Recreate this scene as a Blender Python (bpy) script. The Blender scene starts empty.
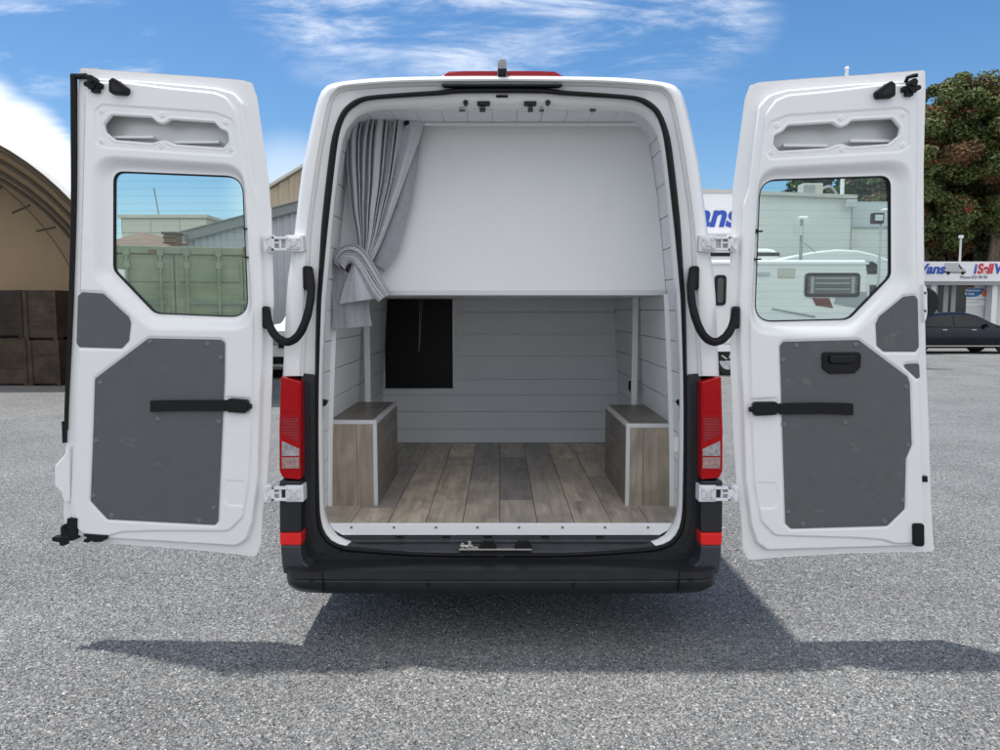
import bpy, bmesh, math, random
import numpy as np
from mathutils import Vector, Matrix
random.seed(7); RNG = np.random.default_rng(11)
SC = bpy.context.scene
COL = SC.collection
R = math.radians
# ------------------------------------------------------------------ camera model
CY, CZ, FPX = -3.5, 1.62, 751.0
TH = math.atan(67/751)
FW = np.array([0, math.cos(TH), -math.sin(TH)]); UP = np.array([0, math.sin(TH), math.cos(TH)]); RT = np.array([1., 0, 0])
def ray(px, py): return FW + RT*((px-500)/FPX) + UP*((375-py)/FPX)
def U(px, py, Y):
    d = ray(px, py); t = (Y-CY)/d[1]
    return (float(d[0]*t), float(Y), float(CZ+d[2]*t))
def UZ(px, py, z):
    d = ray(px, py); t = (z-CZ)/d[2]
    return (float(d[0]*t), float(CY+d[1]*t), float(z))
cam = bpy.data.cameras.new('camera'); cam.sensor_width = 36; cam.lens = FPX/1000*36; cam.clip_end = 3000; cam.clip_start = 0.05
co = bpy.data.objects.new('camera', cam); COL.objects.link(co)
co.location = (0, CY, CZ); co.rotation_euler = (math.pi/2-TH, 0, 0); SC.camera = co

# ------------------------------------------------------------------ materials
def nt(name):
    m = bpy.data.materials.new(name); m.use_nodes = True
    return m, m.node_tree.nodes, m.node_tree.links, m.node_tree.nodes['Principled BSDF']
def mat(name, col, rough=.5, metal=0, var=0.0, vscale=6, bump=0.0, bscale=60, coat=0, spec=None, col2=None, noise_rough=0.0):
    m, N, L, P = nt(name)
    P.inputs['Base Color'].default_value = (*col, 1); P.inputs['Roughness'].default_value = rough; P.inputs['Metallic'].default_value = metal
    P.inputs['Coat Weight'].default_value = coat
    if spec is not None: P.inputs['Specular IOR Level'].default_value = spec
    tc = N.new('ShaderNodeTexCoord')
    if var or col2:
        n = N.new('ShaderNodeTexNoise'); n.inputs['Scale'].default_value = vscale; n.inputs['Detail'].default_value = 6; n.inputs['Roughness'].default_value = .65
        L.new(tc.outputs['Object'], n.inputs['Vector'])
        r = N.new('ShaderNodeValToRGB'); r.color_ramp.elements[0].position = .3; r.color_ramp.elements[1].position = .72
        a = [c*(1-var) for c in col]; b = col2 if col2 else [min(1, c*(1+var)) for c in col]
        r.color_ramp.elements[0].color = (*a, 1); r.color_ramp.elements[1].color = (*b, 1)
        L.new(n.outputs['Fac'], r.inputs[0]); L.new(r.outputs[0], P.inputs['Base Color'])
        if noise_rough:
            mr = N.new('ShaderNodeMapRange'); mr.inputs['To Min'].default_value = rough-noise_rough; mr.inputs['To Max'].default_value = rough+noise_rough
            L.new(n.outputs['Fac'], mr.inputs['Value']); L.new(mr.outputs[0], P.inputs['Roughness'])
    if bump:
        n2 = N.new('ShaderNodeTexNoise'); n2.inputs['Scale'].default_value = bscale; n2.inputs['Detail'].default_value = 5
        L.new(tc.outputs['Object'], n2.inputs['Vector'])
        b = N.new('ShaderNodeBump'); b.inputs['Strength'].default_value = bump; b.inputs['Distance'].default_value = .01
        L.new(n2.outputs['Fac'], b.inputs['Height']); L.new(b.outputs[0], P.inputs['Normal'])
    return m
M = {}
M['paint'] = mat('white_paint', (.81, .81, .815), .22, var=.008, vscale=3, coat=.5, noise_rough=.02)
M['lining'] = mat('white_lining', (.75, .775, .80), .5, var=.03, vscale=7)
M['panelw'] = mat('white_panel', (.81, .815, .82), .45, var=.015, vscale=4)
M['black'] = mat('black_rubber', (.009, .009, .010), .55, bump=.1, bscale=120, spec=.22)
M['blackgloss'] = mat('black_gloss', (.006, .006, .007), .3, spec=.3)
M['bumper'] = mat('bumper_plastic', (.016, .017, .021), .36, var=.25, vscale=9, bump=.12, bscale=500, spec=.42)
M['bumperl'] = mat('bumper_plastic_light', (.034, .036, .043), .34, var=.25, vscale=10, bump=.12, bscale=500, spec=.5)
M['trim'] = mat('grey_trim_board', (.098, .097, .108), .62, var=.10, vscale=14, bump=.12, bscale=260, noise_rough=.06)
M['screw'] = mat('grey_screw', (.15, .15, .16), .35)
M['alu'] = mat('alu_trim', (.62, .62, .64), .38, metal=.25)
M['steel'] = mat('steel', (.55, .53, .5), .3, metal=.9)
M['casting'] = mat('hinge_casting', (.74, .745, .76), .4, var=.06, vscale=60)
M['red'] = mat('red_lens', (.38, .001, .004), .10, spec=.3)
M['redd'] = mat('red_lens_dark', (.30, .003, .010), .15, spec=.35)
M['redr'] = mat('red_reflector', (.75, .015, .012), .25)
def rib(m):
    N = m.node_tree.nodes; L = m.node_tree.links; tc = N.new('ShaderNodeTexCoord'); w = N.new('ShaderNodeTexWave'); w.wave_type = 'BANDS'; w.bands_direction = 'Z'; w.inputs['Scale'].default_value = 45; w.inputs['Distortion'].default_value = .0
    L.new(tc.outputs['Object'], w.inputs[0]); b = N.new('ShaderNodeBump'); b.inputs['Strength'].default_value = .6; b.inputs['Distance'].default_value = .004; L.new(w.outputs['Fac'], b.inputs['Height']); L.new(b.outputs[0], N['Principled BSDF'].inputs['Normal'])
rib(M['redd'])
M['clear'] = mat('clear_lens', (.33, .31, .32), .12, var=.45, vscale=60, coat=.6)
M['amber'] = mat('amber_lens', (.34, .22, .21), .15, var=.4, vscale=70, coat=.6)
M['dark'] = mat('dark_underbody', (.02, .02, .02), .8)
M['tyre'] = mat('tyre_rubber', (.02, .02, .02), .85)
M['darkglass'] = mat('dark_glass', (.008, .009, .012), .08, spec=.4)
M['cabdark'] = mat('cab_dark', (.006, .006, .008), .45, spec=.2)
M['smoked'] = mat('smoked_glass', (.05, .055, .06), .08, spec=.6)
M['carblack'] = mat('car_paint_black', (.004, .006, .016), .22, spec=.35)
M['vanwhite'] = mat('camper_white', (.74, .75, .75), .4, var=.03, vscale=2)
M['creamwall'] = mat('painted_wall', (.60, .62, .60), .8, var=.06, vscale=.8, bump=.1, bscale=20)
M['creamwall2'] = mat('painted_wall_grey', (.50, .55, .58), .8, var=.06, vscale=.8)
M['shopwall'] = mat('shop_wall', (.66, .66, .64), .8, var=.06, vscale=1)
M['signw'] = mat('sign_white', (.80, .80, .82), .5)
M['blue'] = mat('sign_blue', (.02, .07, .42), .5)
M['redt'] = mat('sign_red', (.62, .03, .05), .5)
M['bluep'] = mat('poster_blue', (.02, .16, .45), .5)
M['orange'] = mat('poster_orange', (.75, .20, .06), .5)
M['greyt'] = mat('sign_grey', (.30, .31, .33), .5)
M['greylight'] = mat('sign_light_grey', (.48, .49, .5), .5)
M['tanfab'] = mat('tan_fabric', (.23, .16, .09), .9, var=.12, vscale=1.5)
M['tanfab2'] = mat('tan_fabric_light', (.29, .21, .13), .9, var=.10, vscale=.8)
M['whitefab'] = mat('white_fabric', (.62, .62, .62), .85, var=.08, vscale=4, bump=.4, bscale=8)
M['pipe'] = mat('brown_pipe', (.05, .035, .022), .7)
M['crate'] = mat('crate_wood', (.055, .038, .026), .9, var=.6, vscale=3, bump=.3, bscale=30)
M['crate2'] = mat('crate_wood_dark', (.028, .020, .015), .9, var=.4, vscale=5, bump=.3, bscale=30)
M['green'] = mat('container_green', (.17, .215, .135), .6, var=.15, vscale=3, col2=(.25, .27, .17))
M['greend'] = mat('container_green_dark', (.12, .17, .11), .6, var=.2, vscale=6)
M['rust'] = mat('rust', (.16, .075, .035), .85, var=.4, vscale=20)
M['greymetal'] = mat('grey_cladding', (.40, .43, .46), .55, var=.05, vscale=1)
M['greymetald'] = mat('grey_flashing', (.20, .215, .22), .6, var=.08, vscale=3)
M['beigemetal'] = mat('beige_cladding', (.42, .35, .25), .65, var=.15, vscale=.8)
M['block'] = mat('whitewashed_block', (.55, .53, .46), .85, var=.1, vscale=2)
M['roofred'] = mat('red_brown_roof', (.16, .10, .07), .8, var=.2, vscale=3)
M['bark'] = mat('bark', (.11, .082, .06), .9, var=.4, vscale=6, bump=.5, bscale=15)
M['maroon'] = mat('maroon_panel', (.13, .012, .02), .5)
M['acm'] = mat('aircon_case', (.5, .48, .44), .6)
M['lamp'] = mat('floodlight_glass', (.55, .6, .62), .2)
M['pole'] = mat('galvanised_pole', (.62, .63, .64), .5, metal=.3)
M['rock'] = mat('loose_stone', (.3, .3, .3), .9)

def cloth_mat(name, a, b):
    m, N, L, P = nt(name)
    tc = N.new('ShaderNodeTexCoord'); n = N.new('ShaderNodeTexNoise'); n.inputs['Scale'].default_value = 35; n.inputs['Detail'].default_value = 8
    L.new(tc.outputs['Object'], n.inputs['Vector'])
    mx = N.new('ShaderNodeMix'); mx.data_type = 'RGBA'; mx.inputs[6].default_value = (*a, 1); mx.inputs[7].default_value = (*b, 1)
    L.new(n.outputs['Fac'], mx.inputs[0]); L.new(mx.outputs[2], P.inputs['Base Color'])
    P.inputs['Roughness'].default_value = .8; P.inputs['Sheen Weight'].default_value = .25
    w = N.new('ShaderNodeTexNoise'); w.inputs['Scale'].default_value = 900
    L.new(tc.outputs['Object'], w.inputs['Vector'])
    n3 = N.new('ShaderNodeTexNoise'); n3.inputs['Scale'].default_value = 14; n3.inputs['Detail'].default_value = 3
    L.new(tc.outputs['Object'], n3.inputs['Vector'])
    b2 = N.new('ShaderNodeBump'); b2.inputs['Strength'].default_value = .5; b2.inputs['Distance'].default_value = .02
    L.new(n3.outputs['Fac'], b2.inputs['Height'])
    b1 = N.new('ShaderNodeBump'); b1.inputs['Strength'].default_value = .25; b1.inputs['Distance'].default_value = .002
    L.new(w.outputs['Fac'], b1.inputs['Height']); L.new(b2.outputs[0], b1.inputs['Normal']); L.new(b1.outputs[0], P.inputs['Normal'])
    return m
M['cloth'] = cloth_mat('grey_curtain_cloth', (.45, .455, .49), (.56, .565, .60))
M['cloth_shaded'] = cloth_mat('grey_curtain_cloth_shaded', (.30, .29, .33), (.38, .37, .41))  # same curtain cloth, darkened: shade of the rear and inner folds in the colour

def trim_mat():
    m = mat('grey_trim_board', (.098, .098, .106), .55, var=.08, vscale=14, bump=.25, bscale=420, noise_rough=.06); N = m.node_tree.nodes; L = m.node_tree.links; P = N['Principled BSDF']
    tc = N.new('ShaderNodeTexCoord'); mp = N.new('ShaderNodeMapping'); mp.inputs['Scale'].default_value = (1, 1, 2.2); mp.inputs['Rotation'].default_value = (0, R(25), 0); L.new(tc.outputs['Object'], mp.inputs[0])
    n = N.new('ShaderNodeTexNoise'); n.inputs['Scale'].default_value = 7; n.inputs['Detail'].default_value = 7; n.inputs['Distortion'].default_value = 1.2; L.new(mp.outputs[0], n.inputs['Vector'])
    r = N.new('ShaderNodeMapRange'); r.inputs['From Min'].default_value = .64; r.inputs['From Max'].default_value = .74; r.inputs['To Max'].default_value = .22; L.new(n.outputs['Fac'], r.inputs['Value'])
    mx = N.new('ShaderNodeMix'); mx.data_type = 'RGBA'; src = P.inputs['Base Color'].links[0].from_socket; L.new(src, mx.inputs[6]); mx.inputs[7].default_value = (.30, .29, .28, 1); L.new(r.outputs[0], mx.inputs[0]); L.new(mx.outputs[2], P.inputs['Base Color'])
    return m
M['trim'] = trim_mat()
def wood_mat(name, cols, axis):
    """laminate planks: tone differs per plank (mesh island), grain runs along the given axis"""
    m, N, L, P = nt(name)
    tc = N.new('ShaderNodeTexCoord'); g = N.new('ShaderNodeNewGeometry')
    sc = [22, 22, 22]; sc[axis] = 1.6
    mp = N.new('ShaderNodeMapping'); mp.inputs['Scale'].default_value = sc; L.new(tc.outputs['Object'], mp.inputs['Vector'])
    cx = N.new('ShaderNodeCombineXYZ'); mu = N.new('ShaderNodeMath'); mu.operation = 'MULTIPLY'; mu.inputs[1].default_value = 37.
    L.new(g.outputs['Random Per Island'], mu.inputs[0])
    for i in range(3): L.new(mu.outputs[0], cx.inputs[i])
    ad = N.new('ShaderNodeVectorMath'); L.new(mp.outputs[0], ad.inputs[0]); L.new(cx.outputs[0], ad.inputs[1])
    n = N.new('ShaderNodeTexNoise'); n.inputs['Scale'].default_value = 1.; n.inputs['Detail'].default_value = 8; n.inputs['Roughness'].default_value = .6; n.inputs['Distortion'].default_value = .8
    L.new(ad.outputs[0], n.inputs['Vector'])
    sc2 = [7, 7, 7]; sc2[axis] = 2.5
    mp2 = N.new('ShaderNodeMapping'); mp2.inputs['Scale'].default_value = sc2; L.new(tc.outputs['Object'], mp2.inputs['Vector'])
    ad2 = N.new('ShaderNodeVectorMath'); L.new(mp2.outputs[0], ad2.inputs[0]); L.new(cx.outputs[0], ad2.inputs[1])
    n2 = N.new('ShaderNodeTexNoise'); n2.inputs['Scale'].default_value = 1.; n2.inputs['Detail'].default_value = 4; n2.inputs['Distortion'].default_value = 1.5
    L.new(ad2.outputs[0], n2.inputs['Vector'])
    r = N.new('ShaderNodeValToRGB'); e = r.color_ramp.elements
    e[0].position = 0; e[0].color = (*cols[0], 1); e[1].position = 1; e[1].color = (*cols[-1], 1)
    for i, c in enumerate(cols[1:-1]): q = e.new((i+1)/(len(cols)-1)); q.color = (*c, 1)
    L.new(g.outputs['Random Per Island'], r.inputs[0])
    mr = N.new('ShaderNodeMapRange'); mr.inputs['From Min'].default_value = .3; mr.inputs['From Max'].default_value = .7; mr.inputs['To Min'].default_value = .72; mr.inputs['To Max'].default_value = 1.22
    L.new(n.outputs['Fac'], mr.inputs['Value'])
    mr2 = N.new('ShaderNodeMapRange'); mr2.inputs['From Min'].default_value = .3; mr2.inputs['From Max'].default_value = .7; mr2.inputs['To Min'].default_value = .72; mr2.inputs['To Max'].default_value = 1.2
    L.new(n2.outputs['Fac'], mr2.inputs['Value'])
    mm = N.new('ShaderNodeMath'); mm.operation = 'MULTIPLY'; L.new(mr.outputs[0], mm.inputs[0]); L.new(mr2.outputs[0], mm.inputs[1])
    vm = N.new('ShaderNodeVectorMath'); vm.operation = 'SCALE'; L.new(r.outputs[0], vm.inputs[0]); L.new(mm.outputs[0], vm.inputs['Scale'])
    L.new(vm.outputs[0], P.inputs['Base Color']); P.inputs['Roughness'].default_value = .42
    b = N.new('ShaderNodeBump'); b.inputs['Strength'].default_value = .15; b.inputs['Distance'].default_value = .003
    L.new(n.outputs['Fac'], b.inputs['Height']); L.new(b.outputs[0], P.inputs['Normal'])
    return m
WC = [(.24, .222, .215), (.56, .475, .38), (.36, .325, .29), (.70, .575, .42), (.42, .37, .325), (.62, .52, .41), (.29, .265, .25)]
M['woodf'] = wood_mat('laminate_floor', WC, 1)
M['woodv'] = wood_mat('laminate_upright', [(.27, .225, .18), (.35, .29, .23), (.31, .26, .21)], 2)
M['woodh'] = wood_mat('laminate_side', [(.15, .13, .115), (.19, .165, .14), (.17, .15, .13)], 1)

def glass_mat(name, tint, refl, lines=False):
    m, N, L, P = nt(name); N.remove(P)
    out = N['Material Output']
    t = N.new('ShaderNodeBsdfTransparent'); t.inputs[0].default_value = (*tint, 1)
    g = N.new('ShaderNodeBsdfGlossy'); g.inputs['Roughness'].default_value = .02; g.inputs[0].default_value = (.9, 1, .97, 1)
    lw = N.new('ShaderNodeFresnel'); lw.inputs['IOR'].default_value = 1.5
    ml = N.new('ShaderNodeMath'); ml.operation = 'MULTIPLY'; ml.inputs[1].default_value = refl; L.new(lw.outputs[0], ml.inputs[0])
    mx = N.new('ShaderNodeMixShader'); L.new(ml.outputs[0], mx.inputs[0]); L.new(t.outputs[0], mx.inputs[1]); L.new(g.outputs[0], mx.inputs[2])
    src = mx.outputs[0]
    if lines:
        tc = N.new('ShaderNodeTexCoord'); sp = N.new('ShaderNodeSeparateXYZ'); L.new(tc.outputs['Object'], sp.inputs[0])
        a = N.new('ShaderNodeMath'); a.operation = 'MODULO'; a.inputs[1].default_value = .034
        o = N.new('ShaderNodeMath'); o.inputs[1].default_value = 10; L.new(sp.outputs[2], o.inputs[0]); L.new(o.outputs[0], a.inputs[0])
        c = N.new('ShaderNodeMath'); c.operation = 'LESS_THAN'; c.inputs[1].default_value = .0022; L.new(a.outputs[0], c.inputs[0])
        s = N.new('ShaderNodeMath'); s.operation = 'MULTIPLY'; s.inputs[1].default_value = .35; L.new(c.outputs[0], s.inputs[0])
        d = N.new('ShaderNodeBsdfDiffuse'); d.inputs[0].default_value = (.28, .33, .3, 1)
        m2 = N.new('ShaderNodeMixShader'); L.new(s.outputs[0], m2.inputs[0]); L.new(src, m2.inputs[1]); L.new(d.outputs[0], m2.inputs[2]); src = m2.outputs[0]
    L.new(src, out.inputs['Surface'])
    return m
M['glass'] = glass_mat('tinted_door_glass', (.78, .91, .86), 1.1, True)
M['cglass'] = glass_mat('car_glass', (.25, .28, .28), 1.6)

def block_mat():
    m, N, L, P = nt('whitewashed_blockwork')
    tc = N.new('ShaderNodeTexCoord'); b = N.new('ShaderNodeTexBrick'); mp = N.new('ShaderNodeMapping'); mp.inputs['Rotation'].default_value = (R(90), 0, 0)
    L.new(tc.outputs['Object'], mp.inputs[0]); L.new(mp.outputs[0], b.inputs['Vector'])
    b.inputs['Scale'].default_value = 1; b.inputs['Brick Width'].default_value = 1.3; b.inputs['Row Height'].default_value = .62; b.inputs['Mortar Size'].default_value = .03
    b.inputs['Color1'].default_value = (.60, .58, .50, 1); b.inputs['Color2'].default_value = (.54, .53, .46, 1); b.inputs['Mortar'].default_value = (.38, .37, .33, 1)
    L.new(b.outputs[0], P.inputs['Base Color']); P.inputs['Roughness'].default_value = .9
    return m
M['blocks'] = block_mat()

def ground_mat():
    m, N, L, P = nt('gravel')
    tc = N.new('ShaderNodeTexCoord')
    def noise(s, d=4, r=.6):
        n = N.new('ShaderNodeTexNoise'); n.inputs['Scale'].default_value = s; n.inputs['Detail'].default_value = d; n.inputs['Roughness'].default_value = r
        L.new(tc.outputs['Object'], n.inputs['Vector']); return n
    wn = noise(60, 2)
    mix = N.new('ShaderNodeMix'); mix.data_type = 'VECTOR'; mix.inputs[0].default_value = .015
    L.new(tc.outputs['Object'], mix.inputs[4]); L.new(wn.outputs['Color'], mix.inputs[5])
    def vor(s):
        v = N.new('ShaderNodeTexVoronoi'); v.inputs['Scale'].default_value = s; L.new(mix.outputs[1], v.inputs['Vector']); return v
    v1, v2, v3 = vor(145), vor(92), vor(260)
    def ramp(v, stops):
        s = N.new('ShaderNodeSeparateColor'); L.new(v.outputs['Color'], s.inputs[0])
        r = N.new('ShaderNodeValToRGB'); r.color_ramp.interpolation = 'LINEAR'; e = r.color_ramp.elements
        e[0].position = stops[0][0]; e[0].color = (*stops[0][1], 1); e[1].position = stops[-1][0]; e[1].color = (*stops[-1][1], 1)
        for p, c in stops[1:-1]: q = e.new(p); q.color = (*c, 1)
        L.new(s.outputs[0], r.inputs[0]); return r
    st = [(0, (.028, .030, .036)), (.2, (.092, .100, .108)), (.5, (.188, .200, .208)), (.72, (.268, .276, .280)), (.84, (.36, .33, .275)), (.93, (.46, .46, .46)), (1, (.72, .71, .68))]
    r1 = ramp(v1, st); r2 = ramp(v2, st); r3 = ramp(v3, st)
    s2 = N.new('ShaderNodeSeparateColor'); L.new(v2.outputs['Color'], s2.inputs[0])
    g2 = N.new('ShaderNodeMath'); g2.operation = 'GREATER_THAN'; g2.inputs[1].default_value = .75; L.new(s2.outputs[1], g2.inputs[0])
    m1 = N.new('ShaderNodeMix'); m1.data_type = 'RGBA'; L.new(g2.outputs[0], m1.inputs[0]); L.new(r1.outputs[0], m1.inputs[6]); L.new(r2.outputs[0], m1.inputs[7])
    m0 = N.new('ShaderNodeMix'); m0.data_type = 'RGBA'; m0.inputs[0].default_value = .30; L.new(m1.outputs[2], m0.inputs[6]); L.new(r3.outputs[0], m0.inputs[7])
    # broad tone patches
    nb = noise(.9, 6, .65); mrb = N.new('ShaderNodeMapRange'); mrb.inputs['From Min'].default_value = .3; mrb.inputs['From Max'].default_value = .7
    mrb.inputs['To Min'].default_value = .92; mrb.inputs['To Max'].default_value = 1.30; L.new(nb.outputs['Fac'], mrb.inputs['Value'])
    sc = N.new('ShaderNodeVectorMath'); sc.operation = 'SCALE'; L.new(m0.outputs[2], sc.inputs[0]); L.new(mrb.outputs[0], sc.inputs['Scale'])
    # sandy patches
    ns = noise(1.7, 5, .6); rs = N.new('ShaderNodeMapRange'); rs.inputs['From Min'].default_value = .66; rs.inputs['From Max'].default_value = .76; rs.inputs['To Max'].default_value = .55
    L.new(ns.outputs['Fac'], rs.inputs['Value'])
    ms = N.new('ShaderNodeMix'); ms.data_type = 'RGBA'; L.new(rs.outputs[0], ms.inputs[0]); L.new(sc.outputs[0], ms.inputs[6]); ms.inputs[7].default_value = (.34, .28, .20, 1)
    L.new(ms.outputs[2], P.inputs['Base Color']); P.inputs['Roughness'].default_value = .88
    P.inputs['Specular IOR Level'].default_value = .3
    # relief
    h = N.new('ShaderNodeMath'); h.operation = 'ADD'; L.new(v1.outputs['Distance'], h.inputs[0]); L.new(v2.outputs['Distance'], h.inputs[1])
    iv = N.new('ShaderNodeMath'); iv.operation = 'MULTIPLY'; iv.inputs[1].default_value = -1; L.new(h.outputs[0], iv.inputs[0])
    b = N.new('ShaderNodeBump'); b.inputs['Strength'].default_value = .8; b.inputs['Distance'].default_value = .014; L.new(iv.outputs[0], b.inputs['Height'])
    nl = noise(5, 3); b2 = N.new('ShaderNodeBump'); b2.inputs['Strength'].default_value = .35; b2.inputs['Distance'].default_value = .05
    L.new(nl.outputs['Fac'], b2.inputs['Height']); L.new(b2.outputs[0], b.inputs['Normal']); L.new(b.outputs[0], P.inputs['Normal'])
    return m
M['gravel'] = ground_mat()

def island_mat(name, stops, rough=.8, bumpy=False, transl=0):
    m, N, L, P = nt(name)
    g = N.new('ShaderNodeNewGeometry'); r = N.new('ShaderNodeValToRGB'); e = r.color_ramp.elements
    e[0].position = stops[0][0]; e[0].color = (*stops[0][1], 1); e[1].position = stops[-1][0]; e[1].color = (*stops[-1][1], 1)
    for p, c in stops[1:-1]: q = e.new(p); q.color = (*c, 1)
    L.new(g.outputs['Random Per Island'], r.inputs[0]); L.new(r.outputs[0], P.inputs['Base Color']); P.inputs['Roughness'].default_value = rough
    P.inputs['Specular IOR Level'].default_value = .25
    if transl:
        t = N.new('ShaderNodeBsdfTranslucent'); L.new(r.outputs[0], t.inputs[0]); mx = N.new('ShaderNodeMixShader'); mx.inputs[0].default_value = transl
        L.new(P.outputs[0], mx.inputs[1]); L.new(t.outputs[0], mx.inputs[2]); L.new(mx.outputs[0], N['Material Output'].inputs['Surface'])
    return m
M['stones'] = island_mat('loose_gravel', [(0, (.04, .043, .05)), (.3, (.12, .131, .140)), (.6, (.215, .228, .236)), (.8, (.315, .32, .315)), (.9, (.40, .34, .26)), (1, (.72, .70, .66))], .85)
M['leaf'] = island_mat('leaves', [(0, (.030, .044, .015)), (.45, (.085, .115, .035)), (.8, (.16, .19, .06)), (1, (.25, .26, .10))], .55, transl=.25)
M['leafb'] = island_mat('brownish_leaves', [(0, (.06, .045, .02)), (.5, (.14, .085, .04)), (1, (.24, .12, .06))], .6, transl=.25)
M['flower'] = island_mat('red_flowers', [(0, (.10, .025, .016)), (1, (.24, .055, .035))], .7, transl=.2)

# ------------------------------------------------------------------ helpers
def link(o, parent=None):
    COL.objects.link(o)
    if parent: o.parent = parent
    return o
def meshobj(name, me, m, parent=None, smooth=False, bevel=0, solid=0, auto=None):
    o = bpy.data.objects.new(name, me)
    for mm in (m if isinstance(m, list) else [m]): me.materials.append(mm)
    link(o, parent)
    if smooth or auto: me.polygons.foreach_set('use_smooth', [True]*len(me.polygons))
    if auto: me.set_sharp_from_angle(angle=R(auto))
    if solid:
        s = o.modifiers.new('s', 'SOLIDIFY'); s.thickness = solid; s.offset = 0
    if bevel:
        b = o.modifiers.new('b', 'BEVEL'); b.width = bevel; b.segments = 2; b.limit_method = 'ANGLE'; b.angle_limit = R(35)
    return o
def tag(o, label=None, cat=None, group=None, kind=None):
    if label: o['label'] = label
    if cat: o['category'] = cat
    if group: o['group'] = group
    if kind: o['kind'] = kind
    return o
def empty(name, loc=(0, 0, 0)):
    o = bpy.data.objects.new(name, None); o.location = loc; COL.objects.link(o); return o
class MB:
    def __init__(s): s.v = []; s.f = []; s.mi = []
    def add(s, vs, fs, mi=0):
        b = len(s.v); s.v += [tuple(map(float, v)) for v in vs]; s.f += [tuple(b+i for i in f) for f in fs]; s.mi += [mi]*len(fs); return s
    def box(s, x0, x1, y0, y1, z0, z1, mi=0):
        v = [(x, y, z) for x in (x0, x1) for y in (y0, y1) for z in (z0, z1)]
        return s.add(v, [(0, 1, 3, 2), (4, 6, 7, 5), (0, 4, 5, 1), (2, 3, 7, 6), (0, 2, 6, 4), (1, 5, 7, 3)], mi)
    def pbox(s, px0, px1, py0, py1, Y0, Y1, mi=0):   # box whose front face is seen at those coordinates at depth Y0
        a = U(px0, py1, Y0); b = U(px1, py0, Y0)
        return s.box(a[0], b[0], Y0, Y1, a[2], b[2], mi)
    def prism(s, pts, d, mi=0):                        # polygon pts extruded by vector d
        n = len(pts); d = np.array(d); P = [np.array(p) for p in pts]
        v = P+[p+d for p in P]
        return s.add(v, [tuple(range(n)), tuple(range(2*n-1, n-1, -1))]+[(i, i+n, (i+1) % n+n, (i+1) % n) for i in range(n)], mi)
    def plate(s, px, Y, t, mi=0): return s.prism([U(x, y, Y) for x, y in px], (0, t, 0), mi)
    def cyl(s, a, b, r, n=16, r2=None, mi=0, caps=True):
        a = Vector(a); b = Vector(b); ax = (b-a).normalized(); t = ax.orthogonal().normalized(); w = ax.cross(t); r2 = r if r2 is None else r2
        v = []
        for c, q in ((a, r), (b, r2)):
            for i in range(n): an = 2*math.pi*i/n; v.append(c+(t*math.cos(an)+w*math.sin(an))*q)
        f = [(i, (i+1) % n, (i+1) % n+n, i+n) for i in range(n)]
        if caps: f += [tuple(range(n-1, -1, -1)), tuple(range(n, 2*n))]
        return s.add(v, f, mi)
    def tube(s, pts, r, n=12, mi=0):
        P = [Vector(p) for p in pts]; rs = r if isinstance(r, (list, tuple)) else [r]*len(P)
        t0 = (P[1]-P[0]).normalized(); u = t0.orthogonal().normalized(); v = []
        for i, p in enumerate(P):
            t = (P[min(i+1, len(P)-1)]-P[max(i-1, 0)]).normalized(); u = (u-t*u.dot(t)).normalized(); w = t.cross(u)
            for k in range(n): an = 2*math.pi*k/n; v.append(p+(u*math.cos(an)+w*math.sin(an))*rs[i])
        f = [(i*n+k, i*n+(k+1) % n, (i+1)*n+(k+1) % n, (i+1)*n+k) for i in range(len(P)-1) for k in range(n)]
        f += [tuple(range(n-1, -1, -1)), tuple(range((len(P)-1)*n, len(P)*n))]
        return s.add(v, f, mi)
    def rings(s, rings, closed=True, mi=0):
        n = len(rings[0]); v = [p for r in rings for p in r]
        f = [(i*n+k, i*n+(k+1) % n, (i+1)*n+(k+1) % n, (i+1)*n+k) for i in range(len(rings)-1) for k in range(n if closed else n-1)]
        return s.add(v, f, mi)
    def build(s, name, m, parent=None, **k):
        me = bpy.data.meshes.new(name); me.from_pydata(s.v, [], s.f); 
        o = meshobj(name, me, m, parent, **k)
        if len(set(s.mi)) > 1: me.polygons.foreach_set('material_index', s.mi)
        bm = bmesh.new(); bm.from_mesh(me); bmesh.ops.recalc_face_normals(bm, faces=bm.faces); bm.to_mesh(me); bm.free()
        if k.get('auto'): me.set_sharp_from_angle(angle=R(k['auto']))
        return o
def cr(pts, n=6, closed=False):                        # Catmull-Rom through points
    P = [np.array(p, float) for p in pts]; out = []; N = len(P)
    for i in range(N if closed else N-1):
        g = (lambda k: P[k % N]) if closed else (lambda k: P[min(max(k, 0), N-1)])
        p0, p1, p2, p3 = g(i-1), g(i), g(i+1), g(i+2)
        for k in range(n):
            t = k/n; out.append(.5*((2*p1)+(-p0+p2)*t+(2*p0-5*p1+4*p2-p3)*t*t+(-p0+3*p1-3*p2+p3)*t**3))
    if not closed: out.append(P[-1])
    return out
def resample(pts, n):
    P = np.array(pts, float); d = np.r_[0, np.cumsum(np.linalg.norm(np.diff(P, axis=0), axis=1))]; t = np.linspace(0, d[-1], n)
    return np.stack([np.interp(t, d, P[:, k]) for k in range(P.shape[1])], 1)
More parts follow.
